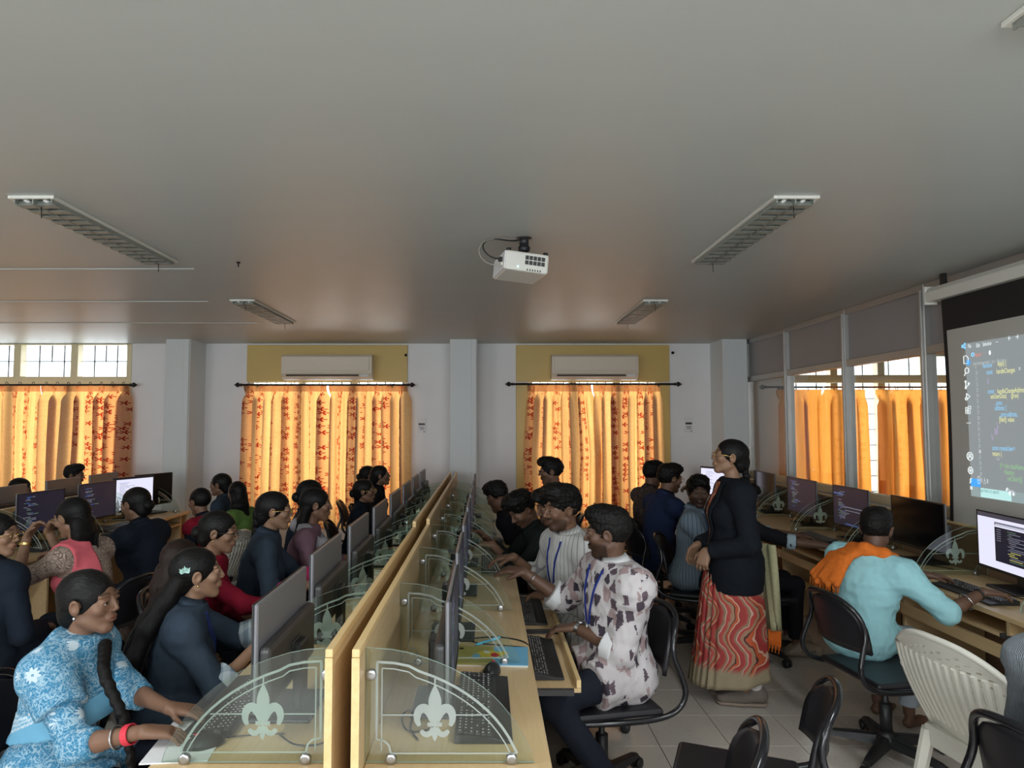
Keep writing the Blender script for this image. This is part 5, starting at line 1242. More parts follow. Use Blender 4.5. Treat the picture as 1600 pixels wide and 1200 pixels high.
# ================================================================ office chairs
def make_chair():
    root = thing('office_chair', 'x', 'chair', (0, 0, 0), 0, 'black tubular swivel chairs')
    bm = bmesh.new(); box(bm, -.215, .215, -.20, .225, .405, .438, .016, 3); mesh_obj('seat', bm, M['black_vinyl'], root)
    # curved back panel inside the tube arch
    bm = bmesh.new(); nu, nv = 12, 8; L = []
    for j in range(nv+1):
        t = j/nv; z = .565+.235*t; hwid = .195*math.sqrt(max(0.02, 1-max(0, (t-.35)/.66)**2.4)); row = []
        for i in range(nu+1):
            s_ = 2*i/nu-1; row.append(bm.verts.new((s_*hwid, -.265-.045*t+.055*s_*s_*(hwid/.195)**2, z)))
        L.append(row)
    for a, b in zip(L, L[1:]):
        for i in range(nu): bm.faces.new((a[i], a[i+1], b[i+1], b[i])).smooth = True
    o = mesh_obj('backrest', bm, M['black_vinyl'], root); sm = o.modifiers.new('thick', 'SOLIDIFY'); sm.thickness = .018; sm.offset = 0
    half = [(.19, .17, .395), (.215, .02, .395), (.222, -.17, .398), (.225, -.265, .43), (.226, -.30, .50), (.215, -.275, .58), (.205, -.245, .66), (.188, -.265, .745), (.13, -.305, .80), (.05, -.318, .815)]
    bm = bmesh.new(); tube(bm, half+[(-x, y, z) for x, y, z in half[::-1]], .0125, 10, smooth_path=2); mesh_obj('tube_frame', bm, M['black_gloss'], root)
    bm = bmesh.new(); lathe(bm, [(.028, .10), (.028, .26), (.022, .262), (.014, .27), (.014, .385), (.05, .388), (.05, .404)], seg=16); box(bm, -.09, .09, -.11, .11, .386, .404, .003); mesh_obj('gas_column', bm, M['black_plastic'], root)
    bm = bmesh.new(); tube(bm, [(.05, .05, .385), (.16, .07, .375), (.2, .07, .37)], .006, 8); mesh_obj('height_lever', bm, M['black_plastic'], root)
    bm = bmesh.new(); lathe(bm, [(.02, .055), (.05, .062), (.052, .10), (.034, .125), (.028, .13)], seg=16); mesh_obj('base_hub', bm, M['black_plastic'], root)
    lme = wme = None
    for i in range(5):
        a = 2*PI*i/5+.3
        if lme is None:
            bm = bmesh.new(); sec = []
            for x, w_, z0, z1 in ((.035, .032, .062, .112), (.15, .027, .062, .100), (.26, .022, .060, .086), (.292, .020, .058, .076)):
                sec.append([bm.verts.new(p) for p in ((x, -w_, z0), (x, w_, z0), (x, w_*.75, z1-.006), (x, w_*.4, z1), (x, -w_*.4, z1), (x, -w_*.75, z1-.006))])
            for A, B in zip(sec, sec[1:]):
                for k in range(6): bm.faces.new((A[k], A[(k+1) % 6], B[(k+1) % 6], B[k]))
            bm.faces.new(sec[0][::-1]); bm.faces.new(sec[-1]); bmesh.ops.recalc_face_normals(bm, faces=bm.faces)
            leg = mesh_obj('base_leg', bm, M['black_plastic'], root); lme = leg.data
            bm = bmesh.new()
            for sy in (-1, 1): lathe(bm, [(.008, sy*.006), (.024, sy*.007), (.027, sy*.011), (.027, sy*.020), (.022, sy*.024), (.006, sy*.025)], (.300, 0, .027), 'Y', 14)
            lathe(bm, [(.008, .026), (.008, .066)], (.280, 0, 0), 'Z', 10); prism(bm, [(.274, .030), (.300, .060), (.322, .050), (.326, .030), (.30, .036)], 'Y', -.006, .006)
            cs = mesh_obj('caster', bm, M['black_plastic'], leg); wme = cs.data
        else:
            leg = bpy.data.objects.new('base_leg', lme); C.objects.link(leg); leg.parent = root
            cs = bpy.data.objects.new('caster', wme); C.objects.link(cs); cs.parent = leg
        leg.rotation_euler = (0, 0, a)
    return root
chair_proto = make_chair(); chair_used = [False]
def office_chair(x, y, rz, label, spin=0.0):
    o = chair_proto if not chair_used[0] else copy_tree(chair_proto); chair_used[0] = True
    return place(o, (x, y, 0), rz, label)

# ================================================================ everyone in the room
W_ = lambda b, v: Rz(b['psi'])@np.asarray(v, float)+V(b['wxy'][0], b['wxy'][1], 0)
def ring_on(b, sg, frac, r_extra, thick, mat, name, flat=1.0, world_axis=None):
    """bangle, watch strap or wristband round a forearm (frac from elbow 0 to wrist 1)"""
    a, e, w = b['arms'][sg]; d = unit(w-e); c = e+(w-e)*frac; r = b['er']+(b['wrr']-b['er'])*max(0, (frac-.35)/.65)+r_extra
    x = unit(np.cross(d, V(0, 0, 1))); y = np.cross(x, d); bm = bmesh.new()
    if flat == 1.0: tube(bm, [c+(x*math.cos(q)+y*math.sin(q))*r for q in [2*PI*i/22 for i in range(22)]], thick, 6, closed=True)
    else:
        L = []
        for i in range(22):
            q = 2*PI*i/22; rad = x*math.cos(q)+y*math.sin(q); L.append([bm.verts.new(c+rad*rr+d*t) for rr, t in ((r, -flat/2), (r+thick, -flat/2), (r+thick, flat/2), (r, flat/2))])
        for A, B in zip(L, L[1:]+L[:1]):
            for k_ in range(4): bm.faces.new((A[k_], A[(k_+1) % 4], B[(k_+1) % 4], B[k_]))
        bmesh.ops.recalc_face_normals(bm, faces=bm.faces)
    return mesh_obj(name, bm, M[mat], b['root']), c, d, x, y, r
def garment(b, prims, h, mat, name, cuts=(), amp=.004, fr=38):
    v, f = mesh_sdf(prims, h, cuts); v = v+vnormals(v, f)*(amp*wob(v, fr))[:, None]; return np_mesh(name, v, f, M[mat], b['root'])
def earring(b, sg, mat='gold'):
    T = b['T']; bm = bmesh.new(); c = T((sg*.080, -.004, -.036)); bmesh.ops.create_uvsphere(bm, u_segments=10, v_segments=8, radius=.0055, matrix=Matrix.Translation(Vector(c))); mesh_obj('earring', bm, M[mat], b['root'], True)

# --- girls on the left half of the middle table, from the front
b = person('girl in blue block-print kurta with a long braid, typing beside the first glass divider', (-1.305, 2.25, 1.152), -88, -94, 2, lean=.20, g='f', skin='b', top='blue_print', sleeve=1.30, collar=False, hair='braid', q=0, loose=.018, hem=.28,
           turban=[(-1.25, 2.25, .93), (-1.165, 2.09, .89), (-1.085, 2.055, .78), (-1.055, 2.05, .68), (-1.05, 2.05, .56)],
           rh=(-.985, 1.98, .765), lh=(-.985, 2.14, .765), rf=(.9, .25, -.12), lf=(.95, .05, -.12), curl=.38, rpole=(-.3, -.3, -1), lpole=(-.3, .3, -1), wr=.007, shirt_name='kurta')
st = grow(b['torso'], b['t']+.016)+[ell(b['P']+b['Rl']@(V(.02, .075, .25)*b['s']), V(.145, .105, .17), b['Rl'], .05), ell(b['P']+b['Rl']@(V(0, .085, .10)*b['s']), V(.15, .09, .15), b['Rl'], .05)]; garment(b, st+[cap(b['SR'], b['SR']+(b['ER']-b['SR'])*.55, b['ar']+.034, b['ar']+.038, .03, clips=[(b['SR']+(b['ER']-b['SR'])*.55, unit(b['ER']-b['SR']))])], .006, 'blue_print', 'stole', [(b['NB']+b['up']*.035, b['up']), (b['P']+b['up']*.24+b['fw']*.0, unit(-b['up']+b['fw']*.45))], .006, 42)
garment(b, grow(st, .003), .006, 'blue_border', 'stole_border', [(b['P']+b['up']*.245, unit(b['up']-b['fw']*.45)), (b['P']+b['up']*.155, unit(-b['up']+b['fw']*.45))], .006, 42)
ring_on(b, 1, .80, .004, .003, 'red', 'red_wristband', .020); ring_on(b, 1, .62, .006, .0032, 'steel', 'beaded_bracelet'); earring(b, 1, 'chrome'); earring(b, -1, 'chrome')
b = person('girl in slate navy coat with leaf hair clip and long loose hair', (-1.15, 2.72, 1.14), -70, -66, 4, lean=.16, g='f', skin='a', top='navy_shirt', sleeve=1.30, hair='long_side', q=0, loose=.022, hem=.30, rcuff='check',
           rh=(-.90, 2.72, .78), lh=(-.86, 2.98, .79), rf=(.9, -.3, -.1), curl=.5, lanyard=True, wr=.005, shirt_name='coat')
T = b['T']; bm = bmesh.new()
for i in range(7):
    a = -PI/2+(i-3)*.42; l_ = .030 if i % 2 else .024; m = T((.083, -.052, .030)); d = T.R@V(.12, math.cos(a)*.9, -math.sin(a)*.9); p = unit(np.cross(d, T.R@V(1, 0, 0)))
    f_ = bm.faces.new([bm.verts.new(m), bm.verts.new(m+d*l_*.55+p*.006+T.R@V(.006, 0, 0)), bm.verts.new(m+d*l_), bm.verts.new(m+d*l_*.55-p*.006+T.R@V(.006, 0, 0))])
M['mint'] = simple('mint_hair_clip', (.50, .72, .66), .3); o = mesh_obj('leaf_clip', bm, M['mint'], b['root']); sm = o.modifiers.new('t', 'SOLIDIFY'); sm.thickness = .004; earring(b, 1)
person('girl with brownish long hair seen from behind, partly hidden by the leaf-clip girl', (-1.37, 3.06, 1.112), -60, -20, -8, lean=.22, g='f', skin='a', top='black_cloth', hair='long', hairmat='hair_brown', q=1)
b = person('girl in glasses with crimson sleeve looking right, behind the leaf-clip girl', (-1.36, 3.46, 1.187), -82, -86, -6, lean=.18, g='f', skin='a', top='red_cloth', sleeve=1.9, hair='bun', glasses='iron', q=1, collar=False, rh=(-.96, 3.38, .745)); earring(b, 1)
b = person('girl in navy coat with pink sleeve ends and gold-rimmed glasses', (-1.215, 3.9, 1.246), -72, -80, -3, lean=.20, g='f', skin='a', top='navy_shirt', sleeve=1.22, hair='braidback', glasses='gold', q=1, loose=.020, hem=.28, rh=(-.90, 3.66, .79), lh=(-.88, 3.95, .79), rpole=(-.2, -1, -.7), shirt_name='coat')
for sg in (1, -1):
    a, e, w = b['arms'][sg]; c = e+(w-e)*.42; garment(b, [cap(e+(w-e)*.12, c, b['er']+.020, b['er']+.012, .01, clips=[(c, unit(w-e))])], .006, 'pink_cloth', 'pink_sleeve', (), .003, 60)
earring(b, 1)
b = person('girl in mauve with a grey stole round her neck, looking right', (-1.09, 4.35, 1.222), -80, -76, -2, lean=.22, g='f', skin='b', top='mauve', sleeve=1.6, hair='loose', q=1, collar=False, rh=(-.85, 4.2, .78), lh=(-.85, 4.5, .78))
garment(b, chain([b['NB']+b['up']*.0+V(.075, .05, -.10), b['NB']+V(.085, -.02, -.02), b['NB']+V(0, -.08, .01), b['NB']+V(-.085, -.02, -.02), b['NB']+V(-.07, .08, -.13)], [.038, .045, .042, .045, .04], .02)+chain([b['NB']+V(.075, .09, -.10), b['P']+V(.09, .19, .17)], [.04, .045], .02), .008, 'grey_stole', 'stole', (), .006, 60)
person('dark-haired girl mostly hidden behind the grey-stole girl', (-1.27, 4.92, 1.226), -80, -60, 0, lean=.2, g='f', skin='b', top='navy', hair='bun', q=2)
b = person('girl in dark blue with thin glasses before the lower right of the left curtain', (-1.04, 5.8, 1.153), -85, -92, 4, lean=.15, g='f', skin='b', top='navy', hair='bun', glasses='gold', q=1, rh=(-.82, 5.7, .78), lh=(-.82, 5.95, .78))
person('girl at the back in black looking up to the right before the left curtain', (-1.078, 6.9, 1.203), -88, -84, 8, lean=.10, g='f', skin='b', top='black_cloth', hair='pony', q=1)
person('dark head of a girl at the back beside the one looking up', (-1.27, 7.3, 1.17), -85, -70, 0, lean=.15, g='f', skin='b', top='black_cloth', hair='bun', q=2)
# --- the far-left row
b = person('girl in navy blazer with glasses at the left edge, looking right', (-2.37, 3.3, 1.2), -14, -88, -2, lean=.12, g='f', skin='a', top='navy', sleeve=1.95, hair='bun', glasses='gold', q=1, loose=.024, hem=.30, shirt_name='blazer', lanyard=False); earring(b, 1)
b = person('girl in beige crochet kurta with a salmon pink stole, hand on her chin', (-2.29, 3.75, 1.228), 82, 74, -12, lean=.30, g='f', skin='a', top='crochet', sleeve=1.30, collar=False, hair='long', q=1, lh=(-2.50, 3.70, 1.03), rh=(-2.55, 3.95, 1.02), rf=(.45, -.2, .7), lf=(.4, .2, .7), rn=(.8, 0, -.5), ln=(.8, 0, -.5), curl=.95, lpole=(-.2, -.3, -1), rpole=(-.2, .3, -1), loose=.016)
garment(b, grow(b['torso'], b['t']+.012), .007, 'pink_stole', 'stole', [(b['NB']+b['up']*.03, b['up']), (b['NB']+b['Rl']@V(-.02, 0, 0), b['Rl']@V(1, 0, 0)), (b['NB']+b['Rl']@V(-.15, 0, 0), b['Rl']@V(-1, 0, 0)), (b['P']+b['up']*.16, -b['up'])], .006, 70)
ring_on(b, -1, .82, .004, .003, 'gold', 'wristwatch_strap', .012)
b = person('girl in black coat seen from behind, facing the far left monitors', (-2.28, 4.4, 1.22), 78, 72, -6, lean=.22, g='f', skin='b', top='navy', sleeve=1.9, hair='bun', q=1, loose=.03, hem=.30, rh=(-2.85, 4.75, .80), lh=(-2.86, 4.35, .80))
b = person('cropped-hair girl with crimson shawl facing left', (-2.2, 5.2, 1.135), 72, 62, -8, lean=.25, g='f', skin='b', top='navy', hair='cropped', q=1)
garment(b, grow(b['torso'], b['t']+.012), .009, 'red_cloth', 'shawl', [(b['NB']+b['up']*.02, b['up']), (b['NB']+b['Rl']@V(-.05, 0, 0), b['Rl']@V(1, 0, 0)), (b['P']+b['up']*.05, -b['up'])], .006, 60)
person('girl in navy facing left before the white wall recess', (-2.44, 6.2, 1.172), 85, 86, 0, lean=.2, g='f', skin='b', top='navy_shirt', hair='bun', q=1)
person('girl in green top with loose black hair at the curtain edge', (-2.1, 5.7, 1.142), 75, 40, -6, lean=.15, g='f', skin='b', top='green_cloth', sleeve=.9, hair='loose', collar=False, q=1)
person('young man behind the far left monitors looking right', (-4.45, 7.3, 1.19), -90, -80, -2, lean=.2, g='m', skin='b', top='black_cloth', hair='short', beard=.5, q=1, chair=True)
person('dark-haired girl behind the far left monitors, only her head showing', (-4.5, 6.54, 1.10), -90, -60, -12, lean=.4, g='f', skin='b', top='black_cloth', hair='loose', q=2)
# --- young men on the right half of the middle table
b = person('man in brush-print white shirt with blue lanyard, one hand on a keyboard tray', (.555, 3.1, 1.265), 102, 74, -4, lean=.04, g='m', skin='c', top='brush', sleeve=1.28, hair='short', beard=.75, q=0, loose=.030, hem=.20, cuff='white_cloth', lanyard=True, twist=.10,
           rh=(.19, 3.42, .90), rf=(-.9, .2, .10), rn=(-.1, .2, -1), lh=(.405, 3.10, .725), lf=(-.9, .30, -.14), ln=(0, 0, -1), curl=.42, lpole=(.5, -.6, -1), rpole=(.1, .5, -1), knees=((.10, .42, .50), (-.20, .40, .50)), tuck=.30, wr=.009)
ring_on(b, 1, .80, .005, .0026, 'steel', 'bangle'); o, c, d, x, y, r = ring_on(b, -1, .93, .003, .004, 'steel', 'wristwatch_strap', .016)
bm = bmesh.new(); lathe(bm, [(.017, 0), (.018, .003), (.018, .007), (.015, .009)], seg=18); n_ = unit(y if y[2] > 0 else -y); m = Matrix([[x[i], d[i], n_[i], (c+n_*(r+.002))[i]] for i in range(3)]+[[0, 0, 0, 1]]); bmesh.ops.transform(bm, matrix=m, verts=bm.verts); mesh_obj('wristwatch', bm, M['steel'], b['root'])
b = person('man in white striped shirt with blue lanyard and tall curly hair', (.42, 3.75, 1.31), 112, 108, -4, lean=.16, g='m', skin='b', top='white_stripe', sleeve=1.45, hair='curly', beard=.7, q=0, loose=.026, hem=.20, lanyard=True, rh=(.155, 3.95, .87), rf=(-1, .1, -.1), lh=(.34, 3.62, .72), curl=.5, lpole=(.3, -.6, -1), wr=.005)
ring_on(b, 1, .95, .004, .0022, 'cable', 'thread_bracelet')
person('curly-haired man in black leaning over the table behind the white-shirted man', (.25, 4.6, 1.195), 95, 110, -35, lean=.55, g='m', skin='b', top='dark_green', sleeve=1.95, hair='curly', beard=.5, q=1, rh=(.0, 4.75, .84), lh=(.04, 4.4, .86), lf=(-1, .2, 0))
person('dark-haired man between the curly-haired man and the white shirt', (.42, 4.35, 1.235), 90, 105, -15, lean=.35, g='m', skin='b', top='black_cloth', hair='wavy', beard=.5, q=1)
person('man with a round mop of curls bent toward the far right half monitors', (.09, 5.5, 1.175), 75, 40, -25, lean=.6, g='m', skin='b', top='black_cloth', hair='curly', q=1)
b = person('man in profile before the right curtain, with a lanyard', (.59, 6.2, 1.335), 88, 90, -4, lean=.05, g='m', skin='b', top='blue_stripe', hair='wavy', beard=.4, glasses='iron', q=1, lanyard=True)
# --- right-hand row
person('man in dark speckled shirt with his back turned, at the right curtain', (1.565, 6.35, 1.288), -72, -60, -8, lean=.15, g='m', skin='b', top='speckle', sleeve=.9, hair='short', q=1, rh=(2.0, 6.1, .8), lh=(2.0, 6.6, .8))
b = person('man in deep blue shirt with glasses resting his chin on his hand', (1.55, 5.72, 1.302), -75, -75, -6, lean=.25, g='m', skin='b', top='blue_shirt', sleeve=1.5, hair='short', glasses='gold', beard=.4, q=1, rh=(1.70, 5.60, 1.02), rf=(-.3, .2, 1), rn=(-1, 0, .2), curl=1.2, lh=(2.05, 6.0, .80))
b = person('man in striped pale blue shirt turning to face the camera', (1.565, 5.0, 1.26), -112, 172, -4, lean=.10, g='m', skin='c', top='blue_stripe', sleeve=1.3, hair='wavy', beard=.6, q=1, lanyard=True, rh=(1.80, 4.70, .62), lh=(2.0, 5.1, .72))
b = person('man hidden behind the teacher, reaching to a keyboard with a pale blue cuff', (1.87, 4.9, 1.20), -84, -80, -10, lean=.05, g='m', skin='c', top='black_cloth', sleeve=1.10, cuff='cuff_blue', hair='short', q=1, rh=(2.38, 4.55, .80), rf=(1, -.05, -.1), lh=(2.40, 4.98, .80), feet=None, knees=((.10, .44, .50), (-.14, .46, .50)), bottom='black_cloth', rpole=(0, -.4, -1))
for an in (b['AR'], b['AL']):
    v, f = mesh_sdf([cap(V(an[0], an[1]-.05, .055), V(an[0], an[1]+.06, .055), .048, .050, .03), cap(V(an[0], an[1]+.05, .048), V(an[0], an[1]+.16, .040), .052, .042, .03), cap(V(an[0]-.05, an[1]-.04, .085), V(an[0]+.05, an[1]-.04, .085), .012, .012, .01)], .007, [(V(0, 0, .005), V(0, 0, -1)), (V(0, an[1]-.0, .092), V(0, -.7, 1))])
    cl = np_mesh('clog', v, f, M['clog'], b['root']); bm = bmesh.new()
    for q_ in range(5):
        for sd in (-1, 1): bmesh.ops.create_uvsphere(bm, u_segments=8, v_segments=6, radius=.006, matrix=Matrix.Translation((an[0]+sd*.050, an[1]+.02+q_*.024, .045)))
    o = mesh_obj('clog_hole', bm, M['cable'], b['root']); o['kind'] = 'stuff'
# man in pale blue with orange scarf, seen from behind
b = person('man in pale cyan shirt with an orange scarf, barefoot, seen from behind', (2.10, 3.66, 1.182), -58, -42, -12, lean=.22, side=.10, g='m', skin='c', top='cyan_shirt', sleeve=1.03, hair='short', q=0, loose=.028, hem=.16, collar=False, bottom='pale_trouser', feet='bare', legs=True,
           rh=(2.455, 3.37, .815), rf=(.9, -.05, -.08), lh=(2.47, 3.76, .80), lf=(.95, .0, -.05), rpole=(-.3, -.6, -.9), lpole=(.0, .6, -1), curl=.4, wr=.010, knees=((.10, .40, .48), (-.12, .40, .48)), pelvis_z=.55, chair=False)
NBb, up, fw, s_ = b['NB'], b['up'], b['fw'], b['s']; Xx = b['Rl']@V(1, 0, 0)
sc_ = chain([NBb+Xx*.02+fw*.085-up*.03, NBb+Xx*.085+fw*.03, NBb+Xx*.08-fw*.05+up*.01, NBb-fw*.085+up*.015, NBb-Xx*.085-fw*.045, NBb-Xx*.085+fw*.04-up*.01], [.022, .030, .034, .034, .034, .026], .02)
for k_ in range(8):
    t_ = k_/7; dx = -.045-.125*t_; dy = -.105+.045*t_**2
    sc_ += chain([NBb-Xx*(.01+.06*t_)-fw*(.088-.03*t_)+up*.012, NBb+Xx*(dx*.95)+fw*(dy-.045)-up*.06, NBb+Xx*(dx*1.35)+fw*(dy-.07)-up*(.20-.02*math.sin(k_*2.1))], [.017, .016, .0165], .016)
garment(b, sc_, .005, 'orange_cloth', 'scarf', (), .004, 130)
bm = bmesh.new(); rr_ = random.Random(2)
for i in range(26):
    t_ = i/25; p = NBb+Xx*(-.060-.170*t_)+fw*(-.175+.045*t_**2)-up*.205; p = p+V(rr_.uniform(-.008, .008), rr_.uniform(-.008, .008), 0); tube(bm, [p, p-V(0, 0, .02), p+V(rr_.uniform(-.006, .006), rr_.uniform(-.006, .006), -.042)], .0028, 5)
o = mesh_obj('scarf_fringe', bm, M['orange_cloth'], b['root']); o['kind'] = 'stuff'
ring_on(b, 1, .52, .010, .0028, 'chrome', 'silver_bangle'); ring_on(b, 1, .88, .002, .003, 'cable', 'black_wristband', .010)
# person at the right edge in grey knit
person('person in grey knit at the right edge, only an elbow in view', (1.72, 1.95, 1.22), -80, -80, 0, lean=.02, g='f', skin='b', top='knit', sleeve=1.9, hair='bun', q=1, collar=False, loose=.03, rh=(2.2, 1.72, .75))

# --- the teacher, standing
b = person('standing woman teacher in dark blazer over a red and orange wave-print sari', (1.475, 4.1, 1.545), 84, 82, 9, lean=-.02, g='f', skin='a', top='teacher_blazer', sleeve=1.92, hair='braidback', glasses='gold', q=0, stand=True, loose=.030, collar=False, lh=(1.285, 3.98, .90), rh=(1.29, 4.17, .90), lf=(-.35, -.1, -1), rf=(-.5, .1, -.9), ln=(.5, .7, 0), rn=(.4, -.7, 0), curl=.75, rpole=(.6, .5, -.6), lpole=(.7, -.5, -.5), shirt_name='blazer', wr=.004)
s_ = b['s']; earring(b, 1); earring(b, -1)
# bare throat strip and sari showing between the lapels
T = b['T']; fr_ = [b['onto'](b['NB']+V(x_, .12, z_), V(0, -1, 0), .006) for x_, z_ in ((-.045, -.02), (.045, -.02), (.03, -.20), (.012, -.36), (-.012, -.36), (-.03, -.20))]
bm = bmesh.new(); nR = 10; L = []
for i in range(nR+1):
    t_ = i/nR; z_ = -.0-.40*t_; hw_ = .050*(1-t_)+.014; L.append([bm.verts.new(b['onto'](b['NB']+V(u_*hw_, .0, z_), V(0, -1, 0), .007)) for u_ in (-1, -.5, 0, .5, 1)])
for A, B in zip(L, L[1:]):
    for i in range(4): bm.faces.new((A[i], A[i+1], B[i+1], B[i])).smooth = True
o = mesh_obj('sari_bodice', bm, M['sari'], b['root']); sm = o.modifiers.new('t', 'SOLIDIFY'); sm.thickness = .004
# lapels of the blazer
for sg in (-1, 1):
    bm = bmesh.new(); L = []
    for i in range(nR+1):
        t_ = i/nR; z_ = .0-.40*t_; hw_ = .050*(1-t_)+.014; wl = .045*math.sin(PI*min(1, .25+t_*.75))+.006
        L.append([bm.verts.new(b['onto'](b['NB']+V(sg*(hw_+u_*wl), 0, z_), V(0, -1, 0), .010)) for u_ in (0, .5, 1)])
    for A, B in zip(L, L[1:]):
        for i in range(2): bm.faces.new((A[i], A[i+1], B[i+1], B[i])).smooth = True
    o = mesh_obj('lapel', bm, M['teacher_blazer'], b['root']); sm = o.modifiers.new('t', 'SOLIDIFY'); sm.thickness = .005
# sari skirt: a wrapped tube with front pleats
vs, fs = [], []; nA, nZ = 140, 40
for j in range(nZ+1):
    t_ = j/nZ; z_ = .90*(1-t_)+.095*t_+(.035*t_); ry = .135+.075*t_**1.1+.01*math.sin(t_*5); rx = .165+.025*t_
    for i in range(nA):
        a = 2*PI*i/nA; ca, sa = math.cos(a), math.sin(a); fr1 = max(0, sa)**2.0
        pl = .018*t_*(.3+fr1)*math.sin(ca*38+1.0)*fr1*1.5+.006*math.sin(a*7+t_*4)*t_
        px_, py_ = ca*(rx+pl), sa*(ry+pl)+.035*t_*max(0, sa)+.005
        hemw = -.03*t_**8*max(0, sa) + .035*t_**10*max(0, -sa)*max(0, -ca+.3)
        vs.append((px_, py_, z_+hemw))
for j in range(nZ):
    for i in range(nA): q_ = j*nA; fs.append((q_+i, q_+nA+i, q_+nA+(i+1) % nA, q_+(i+1) % nA))
o = mesh_obj('sari_skirt', (vs, [], fs), M['sari'], b['root'], True); sm = o.modifiers.new('t', 'SOLIDIFY'); sm.thickness = .004
# hanging end of the sari behind her, with tassels
bm = bmesh.new(); L = []
for i in range(13):
    t_ = i/12; L.append([bm.verts.new((-.02+.02*math.sin(t_*3+u_*4)-.05*u_, -.155-.055*u_-.012*math.sin(u_*14)-.03*t_, .93-.50*t_)) for u_ in [k_/8 for k_ in range(9)]])
for A, B in zip(L, L[1:]):
    for i in range(8): bm.faces.new((A[i], A[i+1], B[i+1], B[i])).smooth = True
o = mesh_obj('sari_end', bm, M['pallu'], b['root']); sm = o.modifiers.new('t', 'SOLIDIFY'); sm.thickness = .004
bm = bmesh.new()
for i in range(12): y_ = -.19-.052*i/11; x_ = -.02-.05*i/11; tube(bm, [(x_, y_, .43), (x_+.004, y_, .37), (x_-.003, y_+.003, .30+.02*(i % 3))], .0035, 5)
o = mesh_obj('tassels', bm, M['orange_cloth'], b['root']); o['kind'] = 'stuff'
for sg, oy in ((1, -.02), (-1, -.03)):
    v, f = mesh_sdf([cap((sg*.07, -.09+oy, .06), (sg*.07, .02+oy, .055), .042, .042, .03), cap((sg*.07, .02+oy, .05), (sg*.07, .125+oy, .042), .043, .036, .03), cap((sg*.07, -.08+oy, .07), (sg*.07, -.07+oy, .095), .04, .038, .02)], .006, [(V(0, 0, .022), V(0, 0, -1)), (V(0, -.05, .105), V(0, .25, 1))]); np_mesh('shoe', v, f, M['shoe_grey'], b['root'])
    v, f = mesh_sdf([cap((sg*.07, -.088+oy, .03), (sg*.07, .03+oy, .03), .044, .044, .02), cap((sg*.07, .03+oy, .03), (sg*.07, .125+oy, .03), .044, .038, .02)], .006, [(V(0, 0, .004), V(0, 0, -1)), (V(0, 0, .024), V(0, 0, 1))]); np_mesh('shoe_sole', v, f, M['sole'], b['root'])
    v, f = mesh_sdf([cap((sg*.07, -.065+oy, .08), (sg*.07, -.06+oy, .19), .037, .042, .01)], .006); v = v+vnormals(v, f)*(.004*wob(v, 90))[:, None]; np_mesh('sock', v, f, M['sock'], b['root'])

# ---------------------------------------------------------------- chairs: one behind each sitter, and the empty ones
for x_, y_, psi_, lab_, dz_, ln_ in CHAIRS:
    who = lab_.split(' with ')[0].split(',')[0]
    if len(who.split()) > 9: who = ' '.join(who.split()[:9])
    off = .085-.03*ln_; px_ = x_-off*math.sin(psi_)*-1*-1; c_ = Rz(psi_)@V(0, off, 0)
    o = office_chair(x_+c_[0], y_+c_[1], psi_, 'black swivel chair under the '+who)
office_chair(1.98, 3.42, math.radians(-82), 'black swivel chair under the man in pale cyan with the orange scarf')
c_ = office_chair(.88, 2.42, math.radians(68), 'empty black swivel chair in the aisle, its seat in view'); c_.scale = (1, 1, .94)
office_chair(.45, 1.97, math.radians(70), 'empty black swivel chair nearest the camera, its back against the seat in view')
office_chair(1.42, 6.9, math.radians(-100), 'empty black swivel chair near the right curtain')
office_chair(-1.0, 4.75, math.radians(-60), 'black swivel chair between the two navy-dressed girls')
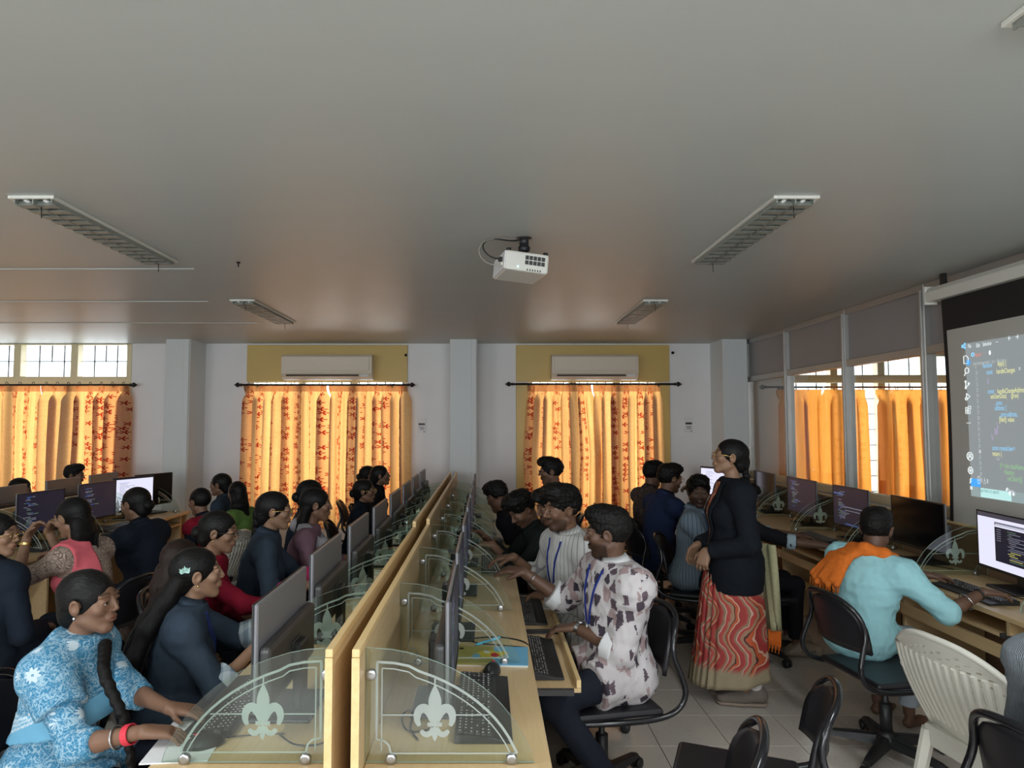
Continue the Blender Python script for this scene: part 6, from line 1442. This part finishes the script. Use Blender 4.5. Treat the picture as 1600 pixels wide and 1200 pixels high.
# ---------------------------------------------------------------- moulded plastic chairs
def plastic_chair(loc, rz, label, mat):
    root = thing('plastic_chair', label, 'chair', loc, rz, 'moulded plastic chairs')
    def P(u, t, off=0.0):               # back shell: u across -1..1, t up 0..1
        hw_ = .205+.075*math.sin(t*PI*.55)-.02*t; y = -.215-.14*t-.02*math.sin(t*PI)+.055*u*u*(.4+.6*t)
        return (u*hw_, y-off, .44+.40*t)
    bm = bmesh.new(); nu, nt = 56, 64; g = {}
    def solid(i, j):
        u = (i+.5)/nu*2-1; t = (j+.5)/nt; top = 1-.22*abs(u)**2.6
        if t > top: return False
        if abs(u) > .93 or t < .08 or t > top-.10: return True
        if .10 < t < .80*top:
            if i % 4 == 1 and (j % 5) < 3 and (j > 26 or abs(u) > .4) : return False
            return True
        return not (i % 4 < 2 and (j % 4) == (0 if (i//4) % 2 else 2))
    for i in range(nu):
        for j in range(nt):
            if solid(i, j):
                q_ = []
                for a, c in ((i, j), (i+1, j), (i+1, j+1), (i, j+1)):
                    if (a, c) not in g: 
                        u = a/nu*2-1; t = min(c/nt, 1-.22*abs(u)**2.6); p = P(u, t, .006 if (a % 4 in (2, 3) and .1 < t < .78) else 0); g[a, c] = bm.verts.new(p)
                    q_.append(g[a, c])
                try: bm.faces.new(q_).smooth = False
                except ValueError: pass
    o = mesh_obj('backrest', bm, M[mat], root); sm = o.modifiers.new('thick', 'SOLIDIFY'); sm.thickness = .007; sm.offset = 0
    bm = bmesh.new(); rim = [P(-1, t) for t in [k_/10*.78 for k_ in range(11)]]+[P(u, 1-.22*abs(u)**2.6) for u in [-1+2*k_/20 for k_ in range(21)]]+[P(1, t) for t in [.78-k_/10*.78 for k_ in range(11)]]
    tube(bm, rim, .013, 8); mesh_obj('rim', bm, M[mat], root)
    bm = bmesh.new(); L = []
    for j in range(11):
        t = j/10; y = -.225+.44*t; hw_ = .20+.03*t; L.append([bm.verts.new((u*hw_, y, .425-.012*(1-u*u)+.012*math.sin(t*PI)*0-(.02*max(0, t-.85)/.15))) for u in [-1+.2*k_ for k_ in range(11)]])
    for A, B in zip(L, L[1:]):
        for i in range(10): bm.faces.new((A[i], A[i+1], B[i+1], B[i])).smooth = True
    o = mesh_obj('seat', bm, M[mat], root); sm = o.modifiers.new('thick', 'SOLIDIFY'); sm.thickness = .012
    bm = bmesh.new(); box(bm, -.205, .205, -.235, -.215, .36, .44, .004); box(bm, -.225, .225, .20, .215, .375, .415, .004)
    for s in (-1, 1): prism(bm, [(-.22, .375), (.21, .375), (.21, .415), (-.22, .425)], 'X', s*.215-.006, s*.215+.006)
    mesh_obj('apron', bm, M[mat], root)
    for sx in (-1, 1):
        for sy in (-1, 1):
            bm = bmesh.new(); x0, y0 = sx*.20, (-.215 if sy < 0 else .20); x1, y1 = sx*.235, (-.30 if sy < 0 else .225); sec = []
            for t in (0, 1):
                cx, cy, z = x0+(x1-x0)*t, y0+(y1-y0)*t, .42*(1-t); w_ = .030-.008*t
                sec.append([bm.verts.new(p) for p in ((cx-w_, cy-w_*.3, z), (cx-w_*.3, cy-w_, z), (cx+w_*.3, cy-w_, z), (cx+w_, cy-w_*.3, z), (cx+w_*.8, cy+w_*.5, z), (cx-w_*.8, cy+w_*.5, z))])
            for k_ in range(6): bm.faces.new((sec[0][k_], sec[0][(k_+1) % 6], sec[1][(k_+1) % 6], sec[1][k_]))
            bm.faces.new(sec[1]); bm.faces.new(sec[0][::-1]); bmesh.ops.recalc_face_normals(bm, faces=bm.faces); mesh_obj('leg', bm, M[mat], root)
        bm = bmesh.new(); tube(bm, [P(sx*.97, .55), (sx*.285, -.20, .645), (sx*.285, .02, .635), (sx*.275, .16, .60), (sx*.245, .20, .50), (sx*.225, .20, .42)], [.016, .018, .020, .019, .018, .018], 8, smooth_path=2, sx=1.3); mesh_obj('armrest', bm, M[mat], root)
    return root
plastic_chair((2.03, 2.62, 0), math.radians(-82), 'ivory moulded plastic chair with slotted back in front of the man in cyan', 'ivory_plastic')
plastic_chair((-2.18, 5.16, 0), math.radians(70), 'tan moulded plastic chair behind the girl in the crimson shawl', 'ivory_plastic')
